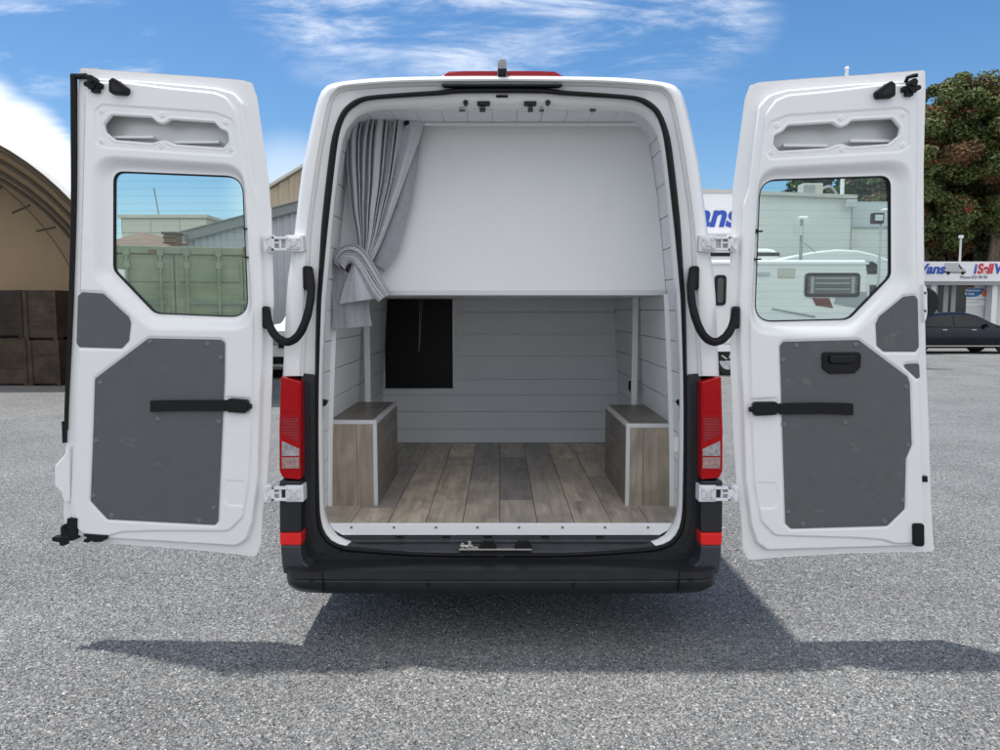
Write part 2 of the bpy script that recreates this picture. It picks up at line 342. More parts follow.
def fillet(poly, r, n=6):
    P = [np.array(p, float) for p in poly]; out = []; N = len(P)
    for i in range(N):
        a, b, c = P[i-1], P[i], P[(i+1) % N]; ri = r[i] if isinstance(r, (list, tuple)) else r
        u = a-b; v = c-b; lu, lv = np.linalg.norm(u), np.linalg.norm(v); u /= lu; v /= lv
        an = math.acos(max(-1, min(1, u@v)))
        if an > math.pi-.05 or ri <= 0: out.append(b); continue
        d = min(ri/math.tan(an/2), .48*lu, .48*lv); p, q = b+u*d, b+v*d
        for k in range(n+1): t = k/n; out.append((1-t)**2*p+2*t*(1-t)*b+t*t*q)
    return np.array(out)
def sdf(P, poly):
    """signed distance (negative inside) and closest point, of points P (n,2) to polygon"""
    A = np.array(poly); B = np.roll(A, -1, 0); best = np.full(len(P), 1e9); cp = np.zeros_like(P); ins = np.zeros(len(P), bool)
    for a, b in zip(A, B):
        e = b-a; L2 = e@e
        if L2 < 1e-14: continue
        t = np.clip(((P-a)@e)/L2, 0, 1); c = a+t[:, None]*e; d = np.hypot(*(P-c).T); m = d < best; best[m] = d[m]; cp[m] = c[m]
        cr_ = ((a[1] > P[:, 1]) != (b[1] > P[:, 1])); 
        with np.errstate(divide='ignore', invalid='ignore'): xi = (b[0]-a[0])*(P[:, 1]-a[1])/(b[1]-a[1]+1e-15)+a[0]
        ins ^= cr_ & (P[:, 0] < xi)
    return np.where(ins, -best, best), cp
def ss(x): x = np.clip(x, 0, 1); return x*x*(3-2*x)
MX = lambda p: [(1002-x, y) for x, y in p]             # mirror a traced half about the van's centre line
def both(f):
    for s in (0, 1): f((lambda p: p) if s == 0 else MX, s)
def text_obj(name, body, size, loc, m, parent, depth=.01, shear=0, bold=0, align='LEFT', sx=1, rz=0):
    c = bpy.data.curves.new(name, 'FONT'); c.body = body; c.size = size; c.extrude = depth; c.shear = shear; c.offset = bold; c.align_x = align
    t = bpy.data.objects.new('tmp', c); COL.objects.link(t); dg = bpy.context.evaluated_depsgraph_get(); dg.update()
    me = bpy.data.meshes.new_from_object(t.evaluated_get(dg)); bpy.data.objects.remove(t)
    me.materials.clear(); o = bpy.data.objects.new(name, me); me.materials.append(m); link(o, parent)
    o.rotation_euler = (R(90), 0, rz); o.scale = (sx, 1, 1); o.location = loc
    return o

# ------------------------------------------------------------------ ground
g = MB(); g.add([(-700, -300, 0), (700, -300, 0), (700, 900, 0), (-700, 900, 0)], [(0, 1, 2, 3)])
tag(g.build('ground', M['gravel']), 'grey crushed gravel yard with darker and sandy patches', 'ground', kind='structure')
def stones(n, x0, x1, y0, y1, s0, s1):
    base = bmesh.new(); bmesh.ops.create_icosphere(base, subdivisions=1, radius=1); bv = np.array([v.co[:] for v in base.verts]); bf = np.array([[v.index for v in f.verts] for f in base.faces]); base.free()
    c = np.stack([RNG.uniform(x0, x1, n), y0+(y1-y0)*RNG.uniform(0, 1, n)**1.3, np.zeros(n)], 1); s = s0+(s1-s0)*RNG.uniform(0, 1, n)**3
    sc = RNG.uniform(.6, 1.1, (n, 1, 3))*np.array([1, 1, .6]); an = RNG.uniform(0, 6.28, n); ca, sa = np.cos(an), np.sin(an)
    v = bv[None]*(1+RNG.uniform(-.2, .2, (n, len(bv), 1)))*sc*s[:, None, None]
    x = v[..., 0]*ca[:, None]-v[..., 1]*sa[:, None]; y = v[..., 0]*sa[:, None]+v[..., 1]*ca[:, None]
    v = np.stack([x, y, v[..., 2]], -1)+c[:, None]; v[..., 2] += (s*.2)[:, None]
    f = bf[None]+(np.arange(n)*len(bv))[:, None, None]
    me = bpy.data.meshes.new('gravel_stones'); me.vertices.add(v.size//3); me.vertices.foreach_set('co', v.ravel())
    nf = f.size//3; me.loops.add(nf*3); me.loops.foreach_set('vertex_index', f.ravel().astype(np.int32)); me.polygons.add(nf)
    me.polygons.foreach_set('loop_start', np.arange(nf)*3); me.update(calc_edges=True)
    return tag(meshobj('gravel_stones', me, M['stones']), 'loose crushed stones scattered over the gravel yard', 'gravel', kind='stuff')
stones(110000, -3.4, 3.4, -2.4, 3.0, .0026, .0065)

# ------------------------------------------------------------------ the van
van = empty('van', (0, 0, 0)); tag(van, 'white high-roof panel van with rear doors swung wide open, seen from behind', 'van')
# traced half outlines (left half)
A_ = [(283, 376), (287, 290), (290.5, 262), (294, 235), (302, 172), (306, 150), (314, 113), (320, 94), (327, 85.6), (343, 81.4), (374, 78.2), (410, 76.8), (460, 76.1), (501, 76)]
B_ = [(299.6, 376), (302, 330), (305, 270), (307, 230), (312, 190), (318, 150), (326, 110), (330.5, 96), (335.6, 90), (344, 86.6), (374, 83.6), (410, 81.8), (460, 81), (501, 80.7)]
D_ = [(501, 558), (426, 557), (357, 553), (339, 550), (327, 544), (319, 533), (316, 518), (315.5, 500), (315, 440), (315, 378), (316.4, 306), (318, 285), (320, 250), (322.5, 215), (330, 150), (335, 127), (341.6, 111.6), (350, 103), (359.6, 97.8), (374, 95.2), (410, 92.4), (440, 90.4), (460, 88), (501, 87.6)]
E_ = [(501, 553), (426, 552.5), (374, 549), (346, 546), (332, 541), (324, 531), (320.5, 518), (319.4, 500), (318.5, 440), (318.8, 378), (321, 306), (322.5, 285), (325.5, 250), (329, 215), (336.5, 150), (341, 127), (347.5, 113), (356, 106), (364, 101.7), (376, 99.4), (410, 97), (440, 95.2), (460, 93.4), (501, 93)]
F_ = [(501, 546), (426, 545.5), (374, 544), (352, 541), (338, 535), (330, 525), (326, 513), (324.6, 500), (323.8, 440), (323.5, 378), (326.5, 306), (328, 285), (331, 250), (334, 215), (341, 156), (346, 134), (352, 124.5), (358, 118), (368, 113.4), (380, 111.4), (410, 110), (440, 109.3), (460, 109), (501, 109)]
def half_up(pts, side_i, corner_i, n1=40, n2=40):
    P = cr(pts, 6); a = resample(P[side_i*6:corner_i*6+1], n1); b = resample(P[corner_i*6:], n2)
    return np.vstack([a, b[1:]])
def half_full(pts, c1, side, c2):
    P = cr(pts, 6); seg = [P[:c1*6+1], P[c1*6:side*6+1], P[side*6:c2*6+1], P[c2*6:]]; n = [36, 24, 40, 40]; out = []
    for q, (s, k) in enumerate(zip(seg, n)):
        r = resample(s, k); out.append(r if q == 0 else r[1:])
    return np.vstack(out)
def mirror_px(h): return np.vstack([h, np.array([(1002-x, y) for x, y in h[::-1]])[1:]])
def ringw(px, Y): return [U(x, y, Y) for x, y in px]
def inset(h, d):                                       # move a traced line towards (501, 320) by d px along its normal
    t = np.gradient(h, axis=0); n = np.stack([-t[:, 1], t[:, 0]], 1); n /= np.linalg.norm(n, axis=1)[:, None]+1e-9
    c = np.array([501, 330.])-h; sgn = np.sign((n*c).sum(1)); sgn[sgn == 0] = 1
    return h+n*sgn[:, None]*d
A = half_up(A_, 0, 8); B = half_up(B_, 0, 8)
Cc = inset(B, 3.5); Dup = half_up(D_[9:], 0, 7)
shell = MB()
# rear edge of the shell, and on forward as the body sides and roof to the nose
Aw = np.array(ringw(mirror_px(A), 0.045))
low_l = [(-1.035, .045, z) for z in (.34, .50, .65, .80, .95, 1.10)]; low_r = [(1.042, .045, z) for z in (1.10, .95, .80, .65, .50, .34)]
full = np.array(low_l+[tuple(p) for p in Aw]+low_r)
def section(Y, top, wid, zb=.34):
    o = full.copy(); o[:, 1] = Y; z = o[:, 2]; k = (top-1.1)/(full[:, 2].max()-1.1)
    o[:, 2] = np.where(z > 1.1, 1.1+(z-1.1)*k, np.where(z < .5, zb, z)); o[:, 0] *= wid
    w2 = 1-(1-wid)*0; return o
secs = [full]+[section(Y, t, w) for Y, t, w in [(.30, full[:, 2].max(), 1.0), (1.2, full[:, 2].max()+.01, 1.0), (3.2, full[:, 2].max()+.01, 1.0), (3.9, full[:, 2].max()-.02, 1.0), (4.25, 2.52, .995), (4.55, 2.25, .99), (4.9, 1.75, .985), (5.1, 1.45, .98), (5.45, 1.32, .96), (5.75, 1.18, .90), (5.88, .95, .84)]]
shell.rings([s.tolist() for s in secs], closed=False)
n = len(full); shell.add(secs[-1].tolist(), [tuple(range(n))])
# rounded rear lip, door rabbet
U1 = mirror_px(inset(A, 1.2)); U2 = mirror_px(inset(A, 3.4)); Bm = mirror_px(B); B1 = mirror_px(inset(B, -1.8)); C1 = mirror_px(inset(B, 1.0)); C2 = mirror_px(Cc); Dm = mirror_px(Dup)
C3 = mirror_px(inset(B, 5.2))
shell.rings([ringw(mirror_px(A), .045), ringw(U1, .018), ringw(U2, .004), ringw(B1, .0), ringw(Bm, .005), ringw(C1, .03), ringw(C2, .034), ringw(C3, .046), ringw(Dm, .052)], closed=False)
shell.build('body_shell', M['paint'], van, auto=50)
E = mirror_px(half_full(E_, 3, 9, 16)); D = mirror_px(half_full(D_, 3, 9, 16)); F = mirror_px(half_full(F_, 3, 9, 16))
def lerp(a, b, t): return a+(b-a)*t
seal = MB(); seal.rings([ringw(lerp(D, E, t), Y) for t, Y in ((-.06, .056), (0, .04), (.2, .022), (.5, .014), (.8, .022), (1, .04), (1.06, .056))])
seal.build('door_seal', M['black'], van, smooth=True)
frs = [ringw(E, .056), ringw(lerp(E, F, .3), .06), ringw(lerp(E, F, .8), .085), ringw(F, .12), ringw(lerp(E, F, 1.02), .16), ringw(lerp(E, F, .9), .30)]
nb_ = 35; nE = len(E)
fr = MB(); fr.rings([r[nb_:nE-nb_] for r in frs], closed=False); fr.build('opening_frame', M['paint'], van, smooth=True)
fr = MB(); fr.rings([r[nE-nb_-1:-1]+r[:nb_+1] for r in [ringw(E, .056), ringw(lerp(E, F, .3), .062), ringw(lerp(E, F, .9), .11)]], closed=False); fr.build('sill_edge', M['bumperl'], van, smooth=True)
# dark cladding round the lower opening
clL = [(300.8, 378), (304, 373.5), (313, 374.5), (316.3, 380), (316.6, 440), (317, 500), (317.6, 516), (321, 531), (328.5, 543), (340, 549), (357, 552.5), (426, 556), (501, 557)]
clR = MX(clL)[::-1][1:]
bot = [(700, 566), (600, 569), (501, 570), (402, 569), (302, 566)]
# built as three plates so that the opening stays open
def clad(mx, s):
    b = MB(); b.plate(mx([(300.8, 378), (304, 373.5), (313, 374.5), (316.3, 380), (316.6, 440), (317, 500), (317.6, 516), (321, 531), (328.5, 543), (340, 549), (344, 569), (302, 566)]), .036, .02)
    b.plate(mx([(304, 386), (307, 382), (309, 386), (309, 520), (314, 540), (324, 552), (318, 556), (306, 544), (304, 530)]), .030, .008)
    for x, y in ((311.5, 455), (312.5, 481), (318, 540), (323, 551)): 
        c = U(*mx([(x, y)])[0], .034); b.cyl((c[0], c[1]+.004, c[2]), (c[0], c[1]-.003, c[2]), .006, 12)
    b.build('pillar_cladding', M['bumper'], van, bevel=.002)
both(clad)
b = MB(); b.plate([(341, 549), (357, 553), (426, 556.5), (501, 557), (576, 556.5), (645, 553), (661, 549), (661, 568.5), (501, 570), (341, 568.5)], .037, .02); b.build('sill_cladding', M['bumper'], van, bevel=.002)
# tail lights
def tail(mx, s):
    Y = -.035
    b = MB(); b.plate(mx([(280.6, 376.5), (285, 377.6), (300.6, 382), (300.9, 478), (300, 480), (282.5, 478), (279.2, 471), (279, 430)]), Y, .075)
    t = b.build('tail_light', M['red'], van, bevel=.006)
    b = MB(); b.plate(mx([(281.6, 417), (298.6, 417), (298.6, 443), (282.2, 435)]), Y-.003, .004); b.build('brake_lens', M['redd'], t, bevel=.0015)
    b = MB(); b.plate(mx([(282.2, 384), (298.4, 388), (298.4, 412.5), (282, 412.5)]), Y-.003, .004); b.build('upper_lens', M['red'], t, bevel=.0015)
    b = MB(); b.plate(mx([(281.8, 441), (299.2, 449), (299.2, 456), (281.6, 456)]), Y-.003, .004); b.build('reversing_lens', M['clear'], t, bevel=.001)
    b = MB(); b.plate(mx([(281.6, 457.4), (299.2, 457.4), (299.2, 468.5), (282, 468.5)]), Y-.003, .004); b.build('indicator_lens', M['amber'], t, bevel=.001)
both(tail)
# bumper: swept profile that wraps round the corners
prof = [(557, .06, 0), (563, .0, 0), (568.5, -.085, 0), (571, -.115, 0), (573, -.128, 0), (579.8, -.128, 0), (581.2, -.118, 0), (582.6, -.12, 0), (589, -.112, 0), (592, -.09, 0), (594, -.03, 0)]
pz = [(Y, U(500, y, Y)[2]) for y, Y, _ in prof]
st = []
bw = 1.03
for u in np.linspace(-1, 1, 121):
    X = u*bw; a = abs(u)
    off = .012*a*a
    if a > .87: k = (a-.87)/.13; off += .13*(1-math.sqrt(max(0, 1-k**2.4)))
    st.append([(X+.005, Y+off, z+(.006*max(0, a-.8)/.2 if i > 7 else 0)) for i, (Y, z) in enumerate(pz)])
for sgn, ring in ((-1, st[0]), (1, st[-1])):
    pass
st = [[(-1.03, .5, z) for Y, z in pz]]+st+[[(1.04, .5, z) for Y, z in pz]]
b = MB(); b.rings(st, closed=False)
bump = b.build('rear_bumper', M['bumper'], van, auto=32)
def corner(mx, s):
    c = MB(); c.plate(mx([(280.4, 545.8), (301, 545.8), (301.6, 556), (303.5, 562), (308, 566.5), (318, 569.5), (318, 572.4), (300, 573.4), (283.4, 574), (281.6, 562)]), -.06, .14)
    c.build('bumper_corner', M['bumperl'], bump, bevel=.01)
    c = MB(); c.plate(mx([(279.2, 481), (301, 481), (301.2, 533), (279.6, 533)]), -.03, .10); c.build('corner_panel', M['bumper'], van, bevel=.006)
    c = MB(); c.plate(mx([(279.6, 533.5), (301.2, 533.5), (301, 545.2), (280.4, 545.2)]), -.048, .1); c.build('reflector', M['redr'], bump, bevel=.003)
    p = mx([(311, 580)])[0]
    for q in (p, mx([(428, 586)])[0]):
        w = U(q[0], q[1], -.125 if q[1] > 584 else -.118); c = MB(); c.cyl((w[0], -.10, w[2]), (w[0], w[1]-.002, w[2]), .0085, 16); c.build('parking_sensor', M['blackgloss'], bump)
    c = MB(); q = mx([(322, 572)])[0]; q2 = mx([(322, 592)])[0]
    a = U(*q, -.13); bb = U(*q2, -.12); c.box(a[0]-.0012, a[0]+.0012, -.1265, -.09, bb[2], a[2]); c.build('bumper_seam', M['black'], bump)
both(corner)
# step sill between threshold and seal
fz_ = U(500, 523.5, .13)[2]; FL = fz_
b = MB()
rows = [(534.6, .150), (535.5, .135), (541, .11), (542.2, .10), (543, .105), (549, .075), (550.2, .068), (552, .06), (556, .052)]
xw = [(342.5, 534.6), (342, 535.5), (339, 541), (338.6, 542.2), (338.4, 543), (350, 549), (357, 550.2), (372, 552), (400, 556)]
rr = []
for (y, Y), (xl, _) in zip(rows, xw): rr.append([U(xl+(1002-2*xl)*t, y-(2.2*(2*abs(t-.5))**2 if y > 548 else 0), Y) for t in np.linspace(0, 1, 41)])
b.rings(rr, closed=False); sill = b.build('entry_step', M['bumperl'], van, auto=30)
for x in (446, 488, 545, 400, 600): b = MB(); b.pbox(x-4, x+4, 536.4, 537.6, .118, .126); b.build('drain_slot', M['blackgloss'], sill)
# striker on the step
b = MB(); b.pbox(459, 532, 549, 550.8, .045, .07); strk = b.build('lock_striker', M['steel'], van, bevel=.0015)
b = MB(); b.pbox(461, 464, 543.5, 549, .05, .06); b.pbox(468, 471, 541.5, 549, .05, .06); c = U(466.5, 546, .05); b.cyl((c[0]-.03, .05, c[2]), (c[0]+.03, .05, c[2]), .006); b.cyl((c[0], .045, c[2]-.01), (c[0]+.02, .045, c[2]+.012), .005); b.pbox(471, 478, 547, 549.2, .048, .06)
b.build('hook', M['steel'], strk, bevel=.001)
for x in (488, 523.5):
    b = MB(); b.plate([(x-9, 549), (x+9, 549), (x+5, 541), (x-4, 541)], .05, .04); b.build('striker_wedge', M['black'], strk, bevel=.003)
# white threshold strip
a0 = U(329, 523.5, .13)
b = MB(); b.plate([(329.5, 523.5), (333.5, 530), (342.5, 535.2), (659.5, 535.2), (668.5, 530), (672.5, 523.5)], .128, .012); thr = b.build('threshold_strip', M['panelw'], van, bevel=.002)
for x in (351.5, 394, 436, 477.5, 519, 562.5, 605, 648): b = MB(); c = U(x, 527.3, .128); b.cyl((c[0], .13, c[2]), (c[0], .124, c[2]), .006, 12); b.build('strip_screw', M['screw'], thr)
# floor planks
bk = UZ(500, 443, FL)[1]; BY = bk
pw = .185; seams = {}
def yat(py): return UZ(500, py, FL)[1]
b = MB()
joints = {-6: [490], -5: [478, 505], -4: [463, 508], -3: [480], -2: [456.5, 500], -1: [480.5], 0: [457, 500], 1: [480], 2: [459, 501], 3: [476, 508], 4: [463, 500], 5: [480]}
for k in range(-6, 6):
    x0 = -.001+k*pw; x1 = x0+pw; x0, x1 = max(x0, -.93), min(x1, .94)
    ys = sorted([.14]+[yat(p) for p in joints[k]]+[BY])
    for y0, y1 in zip(ys[:-1], ys[1:]): b.box(x0+.0018, x1-.0018, y0+.001, y1-.001, FL-.008, FL)
fl = b.build('floor_planks', M['woodf'], van)
b = MB(); b.box(-.93, .94, .135, BY+.02, FL-.06, FL-.006); b.build('floor_base', M['dark'], van)
# side lining with real gaps between boards
Lp = [(328.2, 500), (328.6, 440), (330.4, 380), (333.6, 300), (338.5, 240), (343.5, 190), (349.5, 152), (354, 131)]
Lw = np.array([[U(x, y, .47)[0], U(x, y, .47)[2]] for x, y in Lp]); CEIL = U(501, 124.5, .47)[2]
zs = Lw[:, 1]; xs = Lw[:, 0]
def wx(z): return float(np.interp(z, zs, xs))          # wall x (negative side) at height z
WX0 = wx(FL)
def wall(side):
    b = MB(); z = FL+.10; step = .158; zz = [FL]
    while z < CEIL-.05: zz.append(z); z += step
    zz.append(CEIL-.02)
    for z0, z1 in zip(zz[:-1], zz[1:]):
        pts = np.linspace(z0+.0025, z1-.0025, 4); prof_ = [(wx(z0)-.010, z0+.0025)]+[(wx(t), t) for t in pts]+[(wx(z1)-.010, z1-.0025)]
        if side: prof_ = [(.0094-x, z) for x, z in prof_]
        b.rings([[(x, Y, z) for x, z in prof_] for Y in (.16, BY)], closed=False)
    zz2 = np.linspace(FL, CEIL, 12)
    bx = [(wx(t)-.012, t) for t in zz2]; 
    if side: bx = [(.0094-x, z) for x, z in bx]
    b.rings([[(x, Y, z) for x, z in bx] for Y in (.16, BY)], closed=False)
    b.build('side_lining', M['lining'], van, auto=30)
wall(0); wall(1)
b = MB()
hw = -wx(CEIL)
for k in range(-7, 8):
    x0 = .022+k*.1215-.06
    if x0+.1205 < -hw+.02 or x0 > hw-.02: continue
    b.box(max(-hw+.01, x0+.001), min(hw-.01, x0+.1205), .16, .52, CEIL, CEIL+.008)
b.box(-hw+.02, hw-.01, .16, BY, CEIL+.0095, CEIL+.02)
# coved corners
for sg in (-1, 1):
    pc = [(sg*(-wx(CEIL-.10))+.0047, CEIL-.10), (sg*(-wx(CEIL-.05)-.01)+.0047, CEIL-.045), (sg*(hw-.04)+.0047, CEIL-.012), (sg*(hw-.10)+.0047, CEIL-.001)]
    b.rings([[(x, Y, z) for x, z in pc] for Y in (.16, .52)], closed=False)
b.build('ceiling_lining', M['lining'], van, auto=40)
# overhead berth: front panel and underside
PZ = U(500, 294.6, .5)[2]
b = MB(); zz = np.linspace(PZ, CEIL, 14); l = [(wx(z)+.002, .5, z) for z in zz]; r = [(.0094-x-.004+.004, y, z) for x, y, z in l][::-1]
b.prism(l+r, (0, .018, 0)); b.build('overhead_panel', M['panelw'], van)
b = MB(); b.box(wx(PZ)+.01, -wx(PZ), .518, BY-.002, PZ-.002, PZ+.016); b.build('berth_base', M['lining'], van)
b = MB(); b.box(wx(PZ)+.003, -wx(PZ)+.006, .492, .4995, PZ-.004, PZ+.022); b.build('panel_edge_strip', M['alu'], van, bevel=.002)
# back wall boards, matt dark sheet painting the shade of the cab opening
b = MB(); z = FL; first = True
zl = [FL]+[U(500, y, BY)[2] for y in (429, 411.5, 395, 379, 356, 334, 312)]+[PZ+.05]
for z0, z1 in zip(zl[:-1], zl[1:]): b.box(-.93, .94, BY, BY+.012, z0+.003, z1-.003)
b.box(-.93, .94, BY+.013, BY+.02, FL, PZ+.05)
b.build('back_lining', M['lining'], van)
b = MB(); b.pbox(384, 453, 290, 388.5, BY-.006, BY-.001); hp = b.build('cab_opening_dark', M['cabdark'], van)
b = MB(); b.pbox(382, 384, 290, 390, BY-.01, BY-.001); b.pbox(453, 454, 290, 390, BY-.01, BY-.001); b.pbox(384, 453, 388.5, 390, BY-.01, BY-.001); b.build('window_frame', M['alu'], hp)
b = MB(); c = U(420, 296, BY-.02); c2 = U(419, 352, BY-.02); b.cyl(c, c2, .003); b.cyl((c[0]+.02, c[1], c[2]), (c2[0]+.005, c2[1], c2[2]+.05), .002); b.build('hanging_cord', M['greyt'], hp)
# posts, seats (wheel arch boxes)
def post(mx, s):
    zt_ = U(500, 294, .46)[2]; zz_ = np.linspace(FL, zt_, 16); b = MB(); sg = (lambda x: x) if s == 0 else (lambda x: .0094-x)
    b.rings([[(sg(wx(z)+.001), .452, z), (sg(wx(z)+.024), .452, z), (sg(wx(z)+.024), .466, z), (sg(wx(z)+.001), .466, z)] for z in zz_]); b.build('corner_trim', M['panelw'], van, auto=40)
    q = mx([(363.5, 300), (369, 300)]); x0, x1 = sorted((U(*q[0], 1.27)[0], U(*q[1], 1.27)[0]))
    b = MB(); b.box(x0, x1, 1.27, 1.30, FL, PZ-.003); b.build('wall_post', M['panelw'], van, bevel=.002)
both(post)
BE = 1.27
def seat(s):
    if s == 0: xo, xi = wx(FL+.2)+.004, U(377, 460, .47)[0]; ztop = U(350, 420.5, .47)[2]
    else: xo, xi = .0094-wx(FL+.2)-.004, U(626, 460, .47)[0]; ztop = U(650, 424, .47)[2]
    e = 1 if s == 0 else -1
    lo, hi = min(xo, xi), max(xo, xi); Y0 = .47
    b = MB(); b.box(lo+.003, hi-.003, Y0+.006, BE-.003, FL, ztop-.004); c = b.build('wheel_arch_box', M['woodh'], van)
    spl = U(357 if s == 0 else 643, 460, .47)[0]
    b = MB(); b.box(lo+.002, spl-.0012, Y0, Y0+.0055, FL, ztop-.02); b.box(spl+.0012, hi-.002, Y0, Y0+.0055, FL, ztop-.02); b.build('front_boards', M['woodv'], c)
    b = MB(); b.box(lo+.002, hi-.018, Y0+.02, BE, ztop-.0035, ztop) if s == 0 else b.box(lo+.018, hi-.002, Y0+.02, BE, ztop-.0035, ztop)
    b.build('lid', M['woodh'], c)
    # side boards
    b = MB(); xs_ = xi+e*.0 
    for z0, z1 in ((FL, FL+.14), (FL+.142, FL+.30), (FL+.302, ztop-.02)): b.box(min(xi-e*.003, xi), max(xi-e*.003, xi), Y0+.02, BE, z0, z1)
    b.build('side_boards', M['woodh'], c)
    b = MB(); b.box(lo, hi, Y0-.003, Y0+.02, ztop-.02, ztop+.0015)
    tx = sorted((xi+e*.001, xi-e*.020)); b.box(tx[0], tx[1], Y0-.0025, Y0+.018, FL, ztop-.0205)
    b.box(tx[0], tx[1], Y0+.0205, BE+.002, ztop-.02, ztop+.0015)
    b.box(xi-e*.012 if e > 0 else xi, xi if e > 0 else xi+.012, BE+.0, BE+.012, FL, ztop-.0205)
    b.build('edge_trim', M['alu'], c, bevel=.0015)
seat(0); seat(1)
# small fittings inside
b = MB(); c = U(655, 298, .9); b.box(U(655.5, 300, .9)[0], U(658.5, 300, .9)[0], .9, .904, U(655, 340, .9)[2], PZ-.004); b.build('hanging_strap', M['panelw'], van)
b = MB(); b.plate([(629, 381), (635, 380), (635, 395), (631, 393), (628.5, 389)], 1.34, .02); b.build('wall_vent', M['black'], van, bevel=.004)
for x in (324.8, 679): 
    c = U(x, 402, .13); b = MB(); b.cyl((c[0], .14, c[2]), (c[0], .105, c[2]), .013, 16); b.cyl((c[0], .105, c[2]), (c[0], .095, c[2]), .017, 16); b.build('door_buffer', M['black'], van, auto=40)
b = MB(); b.pbox(674, 679, 437, 452, .20, .215); b.build('wall_socket', M['panelw'], van, bevel=.002)
# curtain rod
rz = U(520, 124, .42)[2]
b = MB(); b.cyl((wx(rz)+.01, .42, rz), (-wx(rz), .42, rz), .0095, 14); rod = b.build('curtain_rod', M['panelw'], van, auto=40)
c = U(405.5, 126, .40); b = MB(); b.box(c[0]-.008, c[0]+.008, .40, .44, rz-.035, rz+.012); b.cyl((c[0], .40, rz), (c[0]+.02, .40, rz), .014); b.build('rod_bracket', M['black'], rod, bevel=.003)
# header fittings
b = MB()
def hfit(mi, shape): pass
for x in (465.6, 548): b = MB(); c = U(x, 102.4, .062); b.cyl((c[0], .12, c[2]), (c[0], .062, c[2]), .0115, 18); b.build('header_hole', M['blackgloss'], van)
for x0, x1, y0, y1 in ((477, 490, 101, 105), (524, 536.5, 101, 105), (496, 508, 94.8, 97.2)): b = MB(); b.pbox(x0, x1, y0, y1, .050 if y0 < 96 else .064, .12); b.build('header_slot', M['blackgloss'], van, bevel=.004)
for x0, x1, y0 in ((479.5, 485.5, 108), (479.5, 485.5, 110), (528, 533, 108), (528, 533, 110), (459, 465, 109.5), (539.5, 544, 109.5), (590, 596, 109.5)): b = MB(); b.pbox(x0, x1, y0, y0+1., .10, .125); b.build('header_slit', M['blackgloss'], van)
b = MB(); b.plate([(441, 84.0), (563, 84.0), (560, 86.4), (444, 86.4)], .012, .03); b.build('header_strip', M['black'], van, bevel=.003)
# high level brake light, rear camera
b = MB(); b.plate([(439.5, 77), (449, 71.2), (470, 70.6), (534, 70.6), (555, 71.2), (565.5, 77)], .07, .06); b.build('high_brake_light', M['redd'], van, bevel=.006)
b = MB(); b.plate([(497.3, 76), (497.6, 62), (499.6, 58.2), (504.8, 58.2), (506.6, 62), (507, 76)], .03, .09); cm = b.build('rear_camera', M['greyt'], van, bevel=.006)
b = MB(); b.pbox(497.8, 506.6, 68.2, 75.2, .012, .05); b.build('camera_lens', M['black'], cm, bevel=.003)
# hinges
def hinge(mx, s, y):
    Yb = -.02
    def sx(a, b_): q = mx([(a, 0), (b_, 0)]); return min(q[0][0], q[1][0]), max(q[0][0], q[1][0])
    b = MB()
    x0, x1 = sx(285.5, 303); b.pbox(x0, x1, y-8, y+8.5, Yb-.02, Yb+.05)
    x0, x1 = sx(287.5, 300); b.pbox(x0, x1, y-6, y+6.5, Yb-.028, Yb-.02)
    h = b.build('hinge', M['casting'], van, bevel=.0035)
    b = MB()
    for yy in (y-6.5, y+5): x0, x1 = sx(271, 287); b.pbox(x0, x1, yy, yy+2.6, -.05, -.01)
    x0, x1 = sx(271, 274); b.pbox(x0, x1, y-6.5, y+7.6, -.05, .01)
    x0, x1 = sx(279, 281); b.pbox(x0, x1, y-4, y+5, -.045, -.015)
    x0, x1 = sx(273, 280); b.pbox(x0, x1, y-1.2, y+.6, -.045, -.015)
    x0, x1 = sx(271, 287); b.pbox(x0, x1, y-5, y+6, -.02, -.01)
    b.build('hinge_arm', M['casting'], h, bevel=.002)
    b = MB(); x0, x1 = sx(263.5, 270); b.pbox(x0, x1, y-8, y+9, -.035, .01); x0, x1 = sx(268, 272); b.pbox(x0, x1, y-3, y+3.5, -.045, .0)
    for yy in (y-5, y+5.5): c = U(*mx([(266.5, yy)])[0], -.04); b.cyl((c[0], -.03, c[2]), (c[0], -.045, c[2]), .009, 6)
    c = U(*mx([(272.5, y)])[0], -.03); b.cyl((c[0], -.025, c[2]-.036), (c[0], -.025, c[2]+.036), .012, 16)
    b.build('door_bracket', M['casting'], h, bevel=.002)
    b = MB()
    for dx, dy, r_ in ((293.5, .5, .013), (290, -3.5, .006), (290, 4, .006), (298, -3.5, .006), (298, 4, .006)):
        c = U(*mx([(dx, y+dy)])[0], -.045); b.cyl((c[0], -.046, c[2]), (c[0], -.056, c[2]), r_, 6 if r_ < .01 else 16)
    b.build('hinge_bolts', M['alu'], h)
for y in (243, 493.5): both(lambda mx, s: hinge(mx, s, y))
